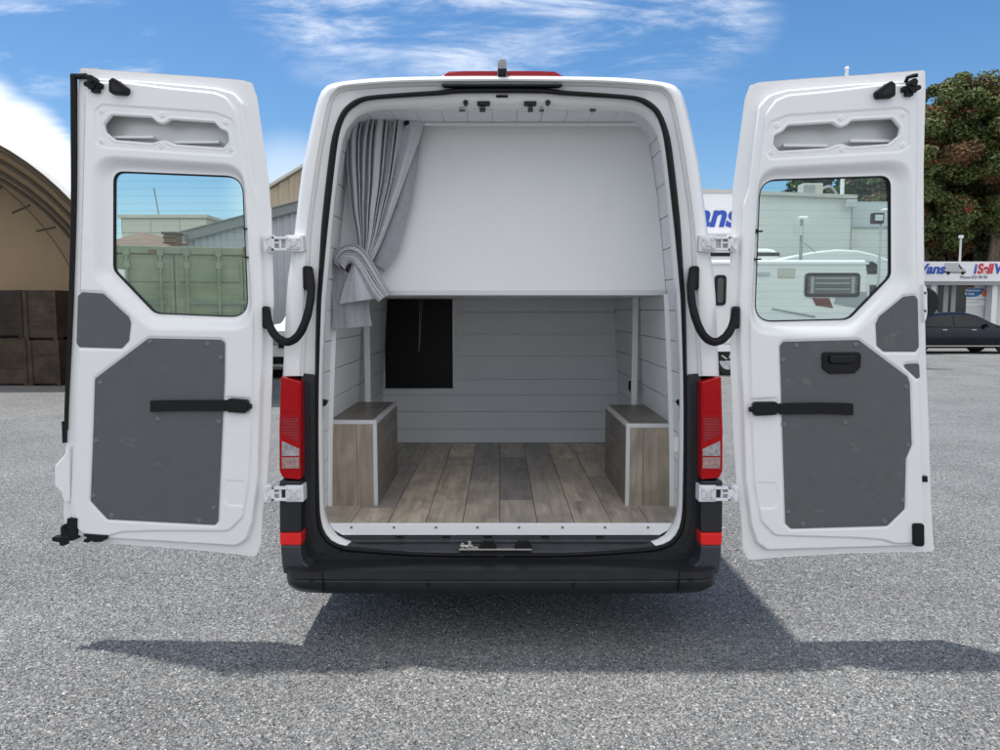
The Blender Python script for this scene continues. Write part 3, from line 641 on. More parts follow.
# door check straps (black rubber hoses)
def hose(mx, s):
    pts = [(308.8, 270, .0), (311, 284, -.03), (310.4, 300, -.05), (306.5, 318, -.07), (300, 333, -.075), (291.5, 341, -.07), (282.5, 341, -.055), (274.5, 334.5, -.05), (269, 324, -.035), (266.4, 311, -.03)]
    P = cr([U(*mx([(x, y)])[0], Y) for x, y, Y in pts], 6)
    r = [.019+.0005*math.sin(i*1.2) for i in range(len(P))]
    b = MB(); b.tube(P, r, 14); b.build('check_strap', M['black'], van, smooth=True)
    b = MB(); c = U(*mx([(308.4, 277)])[0], .02); b.box(c[0]-.02, c[0]+.02, -.015, .045, c[2]-.06, c[2]+.05); b.build('strap_anchor', M['black'], van, bevel=.012)
    b = MB(); c = U(*mx([(266.2, 317)])[0], -.015); b.box(c[0]-.015, c[0]+.015, -.04, .02, c[2]-.055, c[2]+.05); b.build('strap_anchor', M['black'], van, bevel=.012)
both(hose)

# ------------------------------------------------------------------ rear doors (pressed sheet, height-field relief)
LW = [(114, 171.6), (242.2, 176.8), (248, 317), (155, 313.2), (113.8, 270)]
Ldoor = dict(
 out=[(80, 67.6), (143.6, 72.6), (200, 76.4), (242.6, 79.8), (252, 83), (257, 97), (262.6, 137), (269, 183), (272, 243), (273, 300), (272.5, 365), (270.5, 430), (267, 481), (262.5, 514), (261.2, 545), (256, 556.5), (218, 551.9), (146, 545.7), (74, 541.4), (64, 538), (63.6, 505), (66, 440), (68, 380), (70.4, 354), (73.2, 290), (76, 200), (77.5, 93)],
 P1=[(81, 92), (84, 79), (92, 75.5), (143.6, 78.6), (214, 85), (233, 90.5), (243.5, 102), (249, 137), (254.5, 183), (259.5, 200), (264, 300), (264, 345), (261, 400), (259, 476), (253, 524), (247, 541), (236, 548.5), (170, 544.5), (110, 541), (70, 538), (67, 505), (70, 440), (71.5, 380), (73.5, 354), (76, 290), (78.5, 200)],
 P2=[(84, 96), (88, 84), (95, 81), (126, 81.5), (170, 87), (214, 91.5), (226, 96), (237, 110), (243.5, 159), (247, 183), (252.5, 266), (254, 332), (253, 399), (250, 480), (243, 518), (229, 532), (150, 532), (122, 533), (108, 537), (76, 534), (72, 505), (74, 440), (76, 380), (77, 354), (79, 290), (81.5, 200)],
 R=[(91, 153.5), (244, 163.5), (255.5, 331.5), (150, 331), (90, 277)],
 W=LW,
 S1=[(94, 109), (102, 103.6), (214, 111.4), (232, 118), (237, 128), (238, 150), (231.6, 157), (104, 148.5), (94, 143)],
 S2=[(103.5, 124), (111, 115), (151, 117.3), (156, 122), (161.5, 124), (166, 122.5), (170, 119.4), (214, 122.4), (219.5, 128.5), (227, 132), (228.5, 141), (223, 147.4), (174.4, 144), (167, 141), (162, 139.6), (157, 141), (152, 142.6), (115, 139.5), (105, 131.5)],
 T1=[(77.5, 296), (82, 292), (103, 293.5), (128.5, 317), (130.5, 323), (128.5, 341), (121.5, 348.5), (79, 347.3), (76.2, 343)],
 T2=[(95, 378.5), (148.5, 338.2), (221, 339.6), (224.8, 343), (224.3, 380), (218, 521), (215, 525), (107.6, 519.3), (90.6, 501), (93, 440)],
 screws=[(150, 341.5), (207.5, 344), (221, 357.5), (100, 383), (158, 419), (219, 421.6), (96, 441), (93.2, 496), (111.5, 515.5), (199.5, 520.5), (213.5, 508)],
 holes=[(101, 111), (162, 114.5), (225.5, 122), (101, 141.5), (161, 145.7), (230.5, 149)],
 pockets=[([(226, 396), (251, 397.5), (250.5, 414), (225.5, 413)], .004), ([(223.5, 490), (226, 480), (245, 480.5), (243.5, 506.5), (228, 506), (223.5, 500)], .003)],
 pA=(64, 500), pB=(262, 500), yA=.055, yB=.02)
def homog(src, dst):
    A_m = []; bb = []
    for (x, y), (u, v) in zip(src, dst):
        A_m.append([x, y, 1, 0, 0, 0, -u*x, -u*y]); bb.append(u); A_m.append([0, 0, 0, x, y, 1, -v*x, -v*y]); bb.append(v)
    h = np.append(np.linalg.solve(np.array(A_m), np.array(bb)), 1).reshape(3, 3)
    return lambda p: (lambda q: (float(q[0]/q[2]), float(q[1]/q[2])))(h@np.array([p[0], p[1], 1]))
Hm = homog([(80, 67.5), (242.6, 79.8), (256, 556.5), (74, 541.5)], [(925, 69.8), (759.4, 82), (748, 560), (931, 550.6)])
Rdoor = {}
for k in ('out', 'P1', 'P2', 'R', 'W', 'S1', 'S2'): Rdoor[k] = [Hm(p) for p in Ldoor[k]]
RE = [(60, 925.3), (93, 925.6), (165, 923.6), (230, 923.8), (300, 924.6), (360, 926), (430, 929), (500, 931), (551, 934), (600, 936)]
redge = lambda y: float(np.interp(y, [a for a, _ in RE], [b for _, b in RE]))
ro = [p for p in Rdoor['out'] if p[0] < 900]; Rdoor['out'] = [(925.3, 69.8)]+[p for p in ro]+[(934, 551.5)]+[(x, y) for y, x in RE[-3:0:-1]]
for k_, d_ in (('P1', 3.5), ('P2', 7.)): Rdoor[k_] = [(min(x, redge(y)-d_), y) for x, y in Rdoor[k_]]
Rdoor['holes'] = [Hm(p) for p in Ldoor['holes']]
Rdoor['T1'] = [(876.2, 324), (879.5, 316.5), (903.7, 296.7), (914.7, 295.2), (918, 299), (919.2, 347), (915.8, 351.8), (884, 351.6), (877.3, 346)]
Rdoor['T3'] = [(901.5, 364), (919.4, 363.3), (920.2, 377.5), (917.5, 379)]
Rdoor['T2'] = [(780, 346), (783.5, 341.6), (858.5, 339.8), (907.5, 376.5), (909.8, 383), (911.7, 445), (906, 458.6), (904.6, 509), (887, 526), (791, 528.7), (785.7, 523.5), (783, 440)]
Rdoor['screws'] = [(796.5, 345.6), (855.5, 344.8), (782.8, 360), (906, 386.6), (784.2, 424), (845, 422), (908.2, 445), (902.6, 500.5), (884.2, 521.4), (802.5, 524), (788.3, 511.7)]
Rdoor['pockets'] = [([(750.5, 398.5), (778, 397), (778, 416), (751, 416)], .004), ([(757, 482), (776, 482.5), (779, 493), (778, 504), (774, 509), (757.5, 509)], .003)]
Rdoor.update(pA=(931, 500), pB=(744, 500), yA=.045, yB=.02)

def build_door(S, side):
    a = np.array(U(*S['pA'], S['yA'])); bq = np.array(U(*S['pB'], S['yB'])); du = np.array([bq[0]-a[0], bq[1]-a[1], 0]); du /= np.linalg.norm(du)
    if du[0] < 0: du = -du; org = bq.copy()
    else: org = a.copy()
    org[2] = 0; nrm = np.array([du[1], -du[0], 0])      # towards the viewer
    cpos = np.array([0, CY, CZ])
    def uv(p, h=0):
        d = ray(*p); o = org+nrm*h; t = ((o-cpos)@nrm)/(d@nrm); q = cpos+d*t-org; return np.array([q@du, q[2]])
    def W3(u, v, h): return org+du*u+np.array([0, 0, 1])*v+nrm*h
    H0 = .036
    PT = {k: np.array([uv(p, {'out': 0}.get(k, H0)) for p in v]) for k, v in S.items() if k in ('out', 'P1', 'P2', 'R', 'W', 'S1', 'S2', 'T1', 'T2', 'T3')}
    PT['W'] = np.array([uv(p, .002) for p in S['W']])
    PT['out'] = fillet(PT['out'], .012); PT['P1'] = fillet(PT['P1'], .05); PT['P2'] = fillet(PT['P2'], .06); PT['R'] = fillet(PT['R'], [.11, .11, .12, .10, .10], 10); PT['W'] = fillet(PT['W'], [.05, .085, .085, .075, .06], 10)
    PT['S1'] = fillet(PT['S1'], .022); PT['S2'] = fillet(PT['S2'], .012)
    for t in ('T1', 'T2', 'T3'):
        if t in PT: PT[t] = fillet(PT[t], .014)
    poc = [(fillet(np.array([uv(p, H0) for p in pl]), .01), d) for pl, d in S['pockets']]
    holes = [uv(p, H0) for p in S['holes']]
    mn = PT['out'].min(0)-.008; mx_ = PT['out'].max(0)+.008
    def grid(st_):
        nu = int((mx_[0]-mn[0])/st_)+1; nv = int((mx_[1]-mn[1])/st_)+1
        uu, vv = np.meshgrid(mn[0]+np.arange(nu)*st_, mn[1]+np.arange(nv)*st_); return nu, nv, np.stack([uu.ravel(), vv.ravel()], 1)
    def surf(name, st_, hfun, m, parent, holes_=('W',)):
        nu, nv, P = grid(st_)
        so, co_ = sdf(P, PT['out']); hs = [sdf(P, PT[k]) for k in holes_]
        idx = np.arange(nu*nv).reshape(nv, nu); q = np.stack([idx[:-1, :-1], idx[:-1, 1:], idx[1:, 1:], idx[1:, :-1]], -1).reshape(-1, 4)
        cen = P[q].mean(1); c1, _ = sdf(cen, PT['out']); c2s = [sdf(cen, PT[k])[0] for k in holes_]; keep = (c1 < 0)
        for c2 in c2s: keep &= c2 > 0
        for arr, cpt in [(c1 < 0, co_)]+[(c2 > 0, h_[1]) for c2, h_ in zip(c2s, hs)]:
            vin = np.zeros(len(P), bool); vout = np.zeros(len(P), bool); vin[q[arr].ravel()] = 1; vout[q[~arr].ravel()] = 1
            m_ = vin & vout; P[m_] = cpt[m_]
        h = hfun(P)
        q = q[keep]; used = np.unique(q); rm = -np.ones(len(P), int); rm[used] = np.arange(len(used)); q = rm[q]
        V = org+P[used, 0:1]*du+P[used, 1:2]*np.array([[0, 0, 1]])+h[used, None]*nrm
        me = bpy.data.meshes.new(name); me.vertices.add(len(V)); me.vertices.foreach_set('co', V.ravel()); me.loops.add(q.size); me.loops.foreach_set('vertex_index', q.ravel().astype(np.int32))
        me.polygons.add(len(q)); me.polygons.foreach_set('loop_start', np.arange(len(q))*4); me.update(calc_edges=True)
        return meshobj(name, me, m, parent, smooth=True)
    def hin(P):
        f = lambda k: sdf(P, PT[k])[0]
        so = f('out'); h = -.004*(1-ss(-so/.004))
        h = h+.026*ss(-f('P1')/.013)+.010*ss(-f('P2')/.009)
        dR = f('R'); dW = f('W'); tt = np.clip(-dR, 0, 9)/(np.clip(-dR, 0, 9)+np.clip(dW, 0, 9)+1e-6)
        h = h-.036*np.where(dR < 0, ss(tt/.85), 0)
        s1 = f('S1'); s2 = f('S2'); h = h-.0045*ss(-s1/.007)+.003*np.exp(-((s2-.008)/.004)**2)*(s2 > 0); h = h-.004*ss((.004-s2)/.004)
        for k in ('T1', 'T2', 'T3'):
            if k in PT: s_ = f(k); h = h-.005*ss((.011-s_)/.006)
        for pl, d in poc: h = h-d*ss(-sdf(P, pl)[0]/.004)
        for c in holes:
            d = np.hypot(*(P-c).T); h = h+.004*ss((.013-d)/.004)-.006*ss((.0045-d)/.002)
        return h
    def hout(P):
        return -.058*ss(-sdf(P, PT['out'])[0]/.05)+.042*(1-ss(sdf(P, PT['W'])[0]/.05))
    door = surf('rear_door', .004, hin, M['paint'], van, ('W', 'S2'))
    surf('door_skin', .012, hout, M['paint'], door)
    def hat(p):                                          # relief height at a traced point
        q = uv(p, H0); return float(hin(np.array([q]))[0])
    def plateuv(pts, h, t, name, m, **k):
        b = MB(); n_ = len(pts); V = [W3(p[0], p[1], h) for p in pts]+[W3(p[0], p[1], h-t) for p in pts]
        b.add(V, [tuple(range(n_)), tuple(range(2*n_-1, n_-1, -1))]+[(i, i+n_, (i+1) % n_+n_, (i+1) % n_) for i in range(n_)]); return b.build(name, m, door, **k)
    # glass and its rubber
    gm = bpy.data.meshes.new('window_pane'); V = [W3(p[0], p[1], -.014) for p in PT['W']]; gm.from_pydata([tuple(v) for v in V], [], [tuple(range(len(V)))]); pane = meshobj('window_pane', gm, M['glass'], door)
    c0 = PT['W'].mean(0); 
    def off(P, d):
        Q = np.array(P); t = np.roll(Q, -1, 0)-np.roll(Q, 1, 0); n_ = np.stack([t[:, 1], -t[:, 0]], 1); n_ /= np.linalg.norm(n_, axis=1)[:, None]+1e-9
        s = np.sign(((Q-c0)*n_).sum(1)); return Q+n_*s[:, None]*d
    b = MB(); rg = [[W3(p[0], p[1], h) for p in off(PT['W'], d)] for d, h in ((.003, -.016), (.003, .0025), (-.0012, .0025), (-.003, -.004), (-.003, -.016))]; b.rings([[tuple(x) for x in r_] for r_ in rg]); b.build('window_rubber', M['black'], door, auto=40)
    H = .0365
    tp = plateuv(PT['T1'], H-.0015, .006, 'small_trim_board', M['trim'], bevel=.0015)
    if 'T3' in PT: plateuv(PT['T3'], H-.0015, .006, 'corner_trim_board', M['trim'], bevel=.0015)
    tb = plateuv(PT['T2'], H+.0005, .006, 'trim_board', M['trim'], bevel=.0015)
    for p in S['screws']:
        q = uv(p, H); b = MB(); b.cyl(W3(*q, H), W3(*q, H+.005), .0125, 16, .009); b.build('screw', M['screw'], tb, auto=40)
    def boxpx(b, x0, x1, y0, y1, h0, h1):
        A1 = uv((x0, y1), h1); B1_ = uv((x1, y0), h1); V = []
        for h in (h0, h1):
            for (u, v) in ((A1[0], A1[1]), (B1_[0], A1[1]), (B1_[0], B1_[1]), (A1[0], B1_[1])): V.append(W3(u, v, h))
        b.add(V, [(3, 2, 1, 0), (4, 5, 6, 7), (0, 1, 5, 4), (1, 2, 6, 5), (2, 3, 7, 6), (3, 0, 4, 7)])
    def polypx(pts, h0, h1, name, m, parent=None, **k):
        b = MB(); n_ = len(pts); Q = [uv(p, h1) for p in pts]; V = [W3(*q, h1) for q in Q]+[W3(*q, h0) for q in Q]
        b.add(V, [tuple(range(n_)), tuple(range(2*n_-1, n_-1, -1))]+[(i, i+n_, (i+1) % n_+n_, (i+1) % n_) for i in range(n_)]); return b.build(name, m, parent or door, **k)
    b = MB(); cS = PT['S2'].mean(0); b.rings([[tuple(W3(*q, h)) for q in PT['S2']] for h in (.0285, .016)]); b.build('slot_lip', M['paint'], door, auto=60)
    # slot brackets
    b = MB()
    for x0, x1, y in ((113, 153, 138), (175, 219, 143)):
        p0 = (x0, y-2.5); p1 = (x1, y)
        if side: p0, p1 = Hm(p0), Hm(p1)
        boxpx(b, min(p0[0], p1[0]), max(p0[0], p1[0]), p0[1], p1[1]+.5, -.048, -.012)
    b.build('slot_bracket', M['paint'], door, bevel=.002)
    # strap: buckle and band
    if side == 0: bk_, band = [(227, 399.4), (230, 398.4), (246, 399.8), (247.6, 402), (247.2, 411.4), (244, 413.4), (228, 412.4), (226.6, 410)], [(150, 400.8), (165, 400.2), (190, 400), (215, 400), (227, 400), (227, 411.2), (205, 411), (180, 411), (165, 411.4), (150, 412)]
    else: bk_, band = [(753.5, 404), (756, 402), (776, 401.8), (779, 404), (779, 412.6), (776, 415), (756, 416), (753.5, 413.5)], [(853.4, 403.4), (838, 402.8), (812, 402.6), (790, 403), (779, 403.6), (779, 414.6), (800, 414.2), (825, 414), (840, 414.4), (853.4, 415.4)]
    polypx(band, H+.012, H+.017, 'strap_band', M['black'], bevel=.001)
    bo = polypx(bk_, H-.004, H+.026, 'strap_buckle', M['blackgloss'], bevel=.004)
    k = (250, 406) if side == 0 else (750.8, 409)
    q = uv(k, H); b = MB(); b.cyl(W3(q[0]-.012, q[1], H+.012), W3(q[0]+.012, q[1], H+.012), .012, 12); b.build('strap_pin', M['black'], bo)
    # hinge-side window clips
    for (x0, x1, y) in (((243, 248, 228.6), (244, 250.5, 257)) if side == 0 else ((757, 763, 231), (753.5, 761.5, 259))):
        b = MB(); boxpx(b, x0, x1, y-.6, y+.8, .0, .02); xx = x1 if side == 0 else x0; boxpx(b, xx-1, xx+1, y-2, y+2, .0, .024); b.build('window_clip', M['black'], door)
    # top latch hardware
    LT = [(108, 80), (112, 77), (117.5, 80), (127, 87.5), (126.4, 92.5), (124, 94), (110, 93), (108, 91)]
    f = (lambda p: p) if side == 0 else (lambda p: (lambda q: (q[0], q[1]+.8))(Hm(p)))
    gb = polypx([f(p) for p in LT], H-.01, H+.032, 'guide_block', M['black'], bevel=.006)
    b = MB(); p0 = [f(p) for p in ((112, 81), (122, 89), (121.5, 91.5), (112, 90))]
    polypx(p0, H+.03, H+.0335, 'guide_recess', M['blackgloss'], parent=gb)
    b = MB()
    for c, r_, h1 in (((88, 85), .011, .018), ((101.6, 86.2), .012, .018), ((94, 86), .020, .03), ((95, 81), .016, .04)):
        q = uv(f(c), H); b.cyl(W3(*q, H-.008), W3(*q, H+h1), r_, 14)
    x = sorted((f((88, 0))[0], f((102, 0))[0])); yy = f((95, 86))[1]; boxpx(b, x[0], x[1], yy-2.5, yy+2.5, H-.008, H+.012)
    x = sorted((f((91, 0))[0], f((98, 0))[0])); boxpx(b, x[0], x[1], yy-2, yy+6, H-.008, H+.022)
    if side == 0: b.tube([W3(*uv((94, 81), H), H+.02), W3(*uv((88, 76.5), H), H+.02), W3(*uv((82, 76), H), H+.005), W3(*uv((72, 75.5), 0), .0)], .010, 8)
    else: b.tube([W3(*uv((903, 84), H), H+.02), W3(*uv((904, 79.5), H), H+.03), W3(*uv((908, 78.6), H), H+.04), W3(*uv((912, 78), H), H+.04)], .009, 8)
    b.build('top_latch', M['black'], door, auto=35)
    if side == 0:
        b = MB(); pts = [(75.8, 75.5), (75.6, 130), (75.2, 200), (72.6, 290), (70, 350), (67.6, 400), (66.6, 430)]
        L_ = cr(pts, 6); rr_ = []
        for i, p in enumerate(L_):
            w = 4.0*(1-i/len(L_))+1.6; rr_.append([tuple(W3(*uv((p[0]+dx, p[1]), .01), hh)) for dx, hh in ((.6, .0), (.6, .018), (-w*.6, .022), (-w, .012), (-w, .0), (-w*.5, -.01))])
        b.rings(rr_); b.build('edge_seal', M['black'], door, auto=50)
        polypx([(69.5, 74.3), (88, 75.6), (88, 77.6), (70, 78.2)], .0, .022, 'seal_cap', M['black'], bevel=.002)
        polypx([(69, 446), (62.5, 457), (54.8, 465), (54.4, 470), (54.4, 486), (61, 492), (63.5, 502), (69.4, 502)], -.006, .026, 'lock_cover', M['paint'], bevel=.006)
        polypx([(61.4, 421.5), (64.4, 421), (64.8, 443), (62, 443.5)], -.02, .02, 'edge_catch', M['black'], bevel=.002)
        l = polypx([(66.8, 518.6), (76.6, 518.6), (76, 539.6), (71, 541), (60.6, 540), (60.2, 528), (62, 525), (66.4, 532)], .005, .045, 'bottom_latch', M['black'], bevel=.003)
        polypx([(51.6, 537.2), (70, 536.8), (70, 541), (65, 542.4), (64.6, 546), (59.6, 546), (59, 542.6), (52, 541.6)], .01, .05, 'latch_hook', M['black'], parent=l, bevel=.003)
        g_ = polypx([(82, 534.6), (108, 535.4), (106, 539.5), (101, 542.2), (94, 542.4), (91, 541), (88, 543), (83.4, 542.4), (83, 540), (87, 538)], .005, .04, 'bottom_guide', M['black'], bevel=.003)
    else:
        hd = [(822.6, 354), (824.6, 352.2), (859, 352.2), (861.6, 354.4), (861, 367.4), (855, 373.4), (830, 373.8), (823, 368.4)]
        hb = polypx(hd, H-.002, H+.012, 'door_handle', M['black'], bevel=.004)
        polypx([(830, 355.6), (855, 355.6), (855, 361.4), (852.6, 363.6), (832, 363.6), (830, 361.4)], H+.012, H+.026, 'handle_grip', M['blackgloss'], parent=hb, bevel=.005)
        polypx([(827.6, 364.6), (857, 364.6), (853, 371), (831.6, 371)], H+.0118, H+.0135, 'handle_recess', M['blackgloss'], parent=hb)
        polypx([(913.6, 525), (916, 523.8), (923.6, 524), (924.8, 526), (925, 545), (922.6, 547), (916, 546.6), (913.8, 543)], .012, .05, 'bottom_latch', M['black'], bevel=.005)
        polypx([(922.8, 476.4), (927.6, 476.2), (927.8, 482.2), (923, 482)], .0, .0368, 'latch_slot', M['blackgloss'])
        polypx([(923.8, 284), (926.6, 286.5), (927.4, 293), (927.6, 312), (926.8, 318), (924.6, 323)], -.004, .02, 'lock_cover', M['paint'], bevel=.003)
        for y in (293, 311): polypx([(924.4, y-1.2), (926.2, y-1.2), (926.2, y+1.2), (924.4, y+1.2)], .0202, .022, 'cover_screw', M['black'])
    return door
build_door(Ldoor, 0); build_door(Rdoor, 1)

# wheels, underbody, cab glass
def wheel(x, y, parent, r=.345, w=.22, rimmat=None, name='wheel', out=1, along_y=False, inv=None):
    T = (lambda q: (x+q[1], y-q[0], q[2])) if along_y else (lambda q: (x+q[0], y+q[1], q[2]))
    b = MB(); n_ = 32; pr = [(-w/2, r*.62), (-w/2, r*.93), (-w*.38, r), (w*.38, r), (w/2, r*.93), (w/2, r*.62)]
    b.rings([[T((px_, q*math.cos(t), r+q*math.sin(t))) for t in np.linspace(0, 2*math.pi, n_, endpoint=False)] for px_, q in pr]); t_ = b.build(name, M['tyre'], parent, auto=40)
    if inv is not None: t_.matrix_parent_inverse = inv
    b = MB(); xo = out*w*.36; b.cyl(T((-out*w*.3, 0, r)), T((xo, 0, r)), r*.63, 28); b.cyl(T((xo, 0, r)), T((xo+out*.02, 0, r)), r*.2, 16)
    for k in range(5):
        a = k*2*math.pi/5; c, s_ = math.cos(a), math.sin(a); b.cyl(T((xo+out*.004, c*r*.15, r+s_*r*.15)), T((xo+out*.004, c*r*.58, r+s_*r*.58)), r*.07, 8)
    b.build('rim', rimmat or M['pole'], t_, auto=40)
    return t_
for x in (-.86, .87):
    for y in (1.05, 4.75): wheel(x, y, van, out=(1 if x > 0 else -1))
b = MB(); b.box(-.95, .96, .12, 5.6, .36, FL-.07); b.box(-.6, .6, .05, .15, .36, .42); b.build('underbody', M['dark'], van)
b = MB(); b.cyl((-.7, 1.05, .34), (.7, 1.05, .34), .06); b.cyl((0, 1.05, .34), (0, 4.5, .40), .04); b.cyl((.35, .3, .36), (.35, 2.6, .36), .05); b.cyl((0, .93, .34), (0, 1.17, .34), .13, r2=.11); b.build('axle', M['dark'], van)
b = MB()
for sg in (-1, 1):
    X = sg*1.03
    b.add([(X+sg*.012, 3.95, 1.35), (X+sg*.012, 4.85, 1.35), (X*.975+sg*.012, 4.62, 1.95), (X*.97+sg*.012, 3.98, 1.98)], [(0, 1, 2, 3)])
b.build('cab_side_glass', M['darkglass'], van)

# ------------------------------------------------------------------ the curtain
cur = empty('curtain', U(370, 200, .4)); tag(cur, 'light grey fabric curtain tied in a big knot, hanging inside the van on the left', 'curtain')
def cpart(name, me_b, m): 
    o = me_b.build(name, m, cur, smooth=True, solid=.002); o.matrix_parent_inverse = Matrix.Translation(-Vector(cur.location)); return o
def patch(name, L1, L2, Y, nf, amp, bulge, m, nt_=60, ns=140, ph=0., top_flat=0, wob=.35, yslope=0, power=1., Y2=None):
    A1 = resample(cr([(float(a), float(c)) for a, c in L1], 8), nt_); A2 = resample(cr([(float(a), float(c)) for a, c in L2], 8), nt_)
    rows_ = []
    rs = np.random.default_rng(int(nf*10+nt_)); wj = rs.uniform(-1, 1, 8); w2 = rs.uniform(0, 6, 8)
    for i in range(nt_):
        t = i/(nt_-1); row = []
        for j in range(ns):
            s = j/(ns-1); px_ = A1[i]+(A2[i]-A1[i])*s
            sp = s+.02*sum(wj[k]*math.sin(2*math.pi*(k+1)*s*.7+w2[k]+t*1.3*wj[-k]) for k in range(8))*wob*3
            f = math.sin(2*math.pi*nf*sp+ph+.8*math.sin(3*t+s*5)*wob); f = math.copysign(abs(f)**power, f)
            a = amp*(1-.35*t) if top_flat == 0 else amp*(.35+.65*t)
            Yv = Y+a*f-bulge*math.sin(math.pi*s)*(.6+.4*math.sin(math.pi*t))+yslope*t+(0 if Y2 is None else (Y2-Y)*s)
            row.append(U(px_[0], px_[1], Yv))
        rows_.append(row)
    b = MB(); b.rings(rows_, closed=False); return cpart(name, b, m)
patch('folded_drape', [(352, 116), (347.5, 135), (347, 160), (349, 185), (352, 212), (357, 238), (358, 256)], [(405, 112), (404, 125), (401, 150), (396, 180), (389, 205), (381, 232), (372, 256)], .40, 8.5, .034, .02, M['cloth'], nt_=90, ns=260, power=.8, wob=.55)
patch('flat_drape', [(402, 112), (402, 125), (399, 150), (393, 180), (386, 205), (378, 232), (366, 256)], [(427, 113), (421, 135), (412, 160), (401, 190), (390, 220), (380, 245), (372, 262)], .40, 1.2, .008, .015, M['cloth'], ns=60, ph=1.)
patch('back_drape', [(408, 118), (405, 140), (400, 170), (392, 200), (382, 225), (374, 248), (370, 262)], [(428, 114), (421, 140), (417, 170), (412, 200), (405, 228), (397, 255), (384, 272)], .44, 1.0, .008, .01, M['cloth_shaded'], ns=60, ph=2.)
patch('knot_core', [(333, 256), (333, 268), (336, 280), (344, 290)], [(352, 258), (356, 268), (356, 280), (354, 292)], .43, 5.5, .022, .0, M['cloth_shaded'], nt_=40, ns=90)
patch('lower_tail', [(333, 262), (332, 285), (332.5, 305), (333, 330)], [(366, 285), (368, 300), (370, 315), (372, 326)], .40, 1.6, .012, .01, M['cloth_shaded'], ns=80, ph=.6)
patch('front_tail', [(353, 262), (348, 276), (343, 290), (339.5, 304)], [(358, 264), (368, 276), (378, 288), (386, 297)], .36, 1.4, .012, .035, M['cloth'], ns=90, ph=1.2, top_flat=1)
# the knot: cloth wound over itself
patch('knot_roll', [(333, 262), (334.5, 254), (341, 246.5), (352, 243.5), (363, 248), (373, 262), (382, 278), (391, 293)], [(340, 268), (342, 262), (347, 258), (353, 258), (358, 264), (366, 278), (374, 290), (382, 299)], .375, 4.2, .012, .045, M['cloth'], nt_=120, ns=150, ph=.4, wob=.8, power=.7)
patch('knot_roll', [(338, 262), (341, 256), (348, 252), (356, 254), (363, 262), (370, 274), (377, 286), (385, 296)], [(345, 270), (347, 265), (351, 263), (354, 266), (359, 274), (366, 286), (372, 295), (379, 302)], .350, 2.2, .009, .028, M['cloth'], nt_=120, ns=110, ph=2.4, wob=.9, power=.7)
rz_ = patch('heading', [(378, 110), (379, 113), (380, 116)], [(418, 121), (414, 121), (410, 121)], .40, 2, .006, .0, M['cloth'], nt_=12, ns=40)

# ------------------------------------------------------------------ background, left side
def Xat(px, Y): return (px-500)/FPX*(Y-CY)*math.cos(TH)*1.0  # near enough for distant things
def P3(px, py, D): return U(px, py, CY+D)
# fabric shelter
D0 = 15.0; sh = empty('fabric_shelter', (-13, CY+D0, 0)); tag(sh, 'arched fabric shelter with tan lining and white cover, at the left edge', 'shelter')
def spart(b, name, m, **k): o = b.build(name, m, sh, **k); o.matrix_parent_inverse = Matrix.Translation(-Vector(sh.location)); return o
Rr = 5.28; cx_ = -12.3; y0 = CY+D0
def arc(r, Y, a0=8, a1=172, n_=40): return [(cx_+r*math.cos(R(a)), Y, r*math.sin(R(a))+.15) for a in np.linspace(a0, a1, n_)]
shf = lambda P, k: [(x-k, y+.8*k, z) for x, y, z in P]
b = MB(); b.rings([arc(Rr, y0), shf(arc(Rr+.03, y0), 9)], closed=False); spart(b, 'tan_lining', M['tanfab2'], smooth=True)
b = MB(); b.rings([arc(Rr+.02, y0-.08), arc(Rr+.11, y0-.02), shf(arc(Rr+.11, y0), 9), shf(arc(Rr+.1, y0), 9)], closed=False); spart(b, 'white_cover', M['whitefab'], smooth=True)
b = MB(); a_ = shf(arc(Rr-.02, y0), 1.7); b.add(a_, [tuple(range(len(a_)))]); spart(b, 'end_curtain', M['tanfab2'])
b = MB(); b.rings([arc(Rr, y0-.05), arc(Rr-.62, y0+.35)], closed=False); spart(b, 'eave_band', M['tanfab'], smooth=True)
for r_, yy in ((Rr-.06, y0-.06), (Rr-.28, y0+.08), (Rr-.5, y0+.22), (Rr-.64, y0+.34)):
    b = MB(); b.tube(arc(r_, yy, n_=30), .035, 8); spart(b, 'frame_hoop', M['pipe'], smooth=True)
for a in (44, 52, 60, 68, 76):
    b = MB(); p = [(cx_+q*math.cos(R(a+da)), y0+yy, q*math.sin(R(a+da))) for q, da, yy in ((Rr-.62, 0, .3), (Rr-1.0, 4, .5))]; b.cyl(*p, .022, 8); spart(b, 'brace', M['pipe'])
zt = P3(30, 247, D0+1.4)[2]; b = MB(); b.cyl((-18, y0+1.5, zt), (-7.6, y0+1.5, zt), .03); spart(b, 'cross_pipe', M['pipe'])
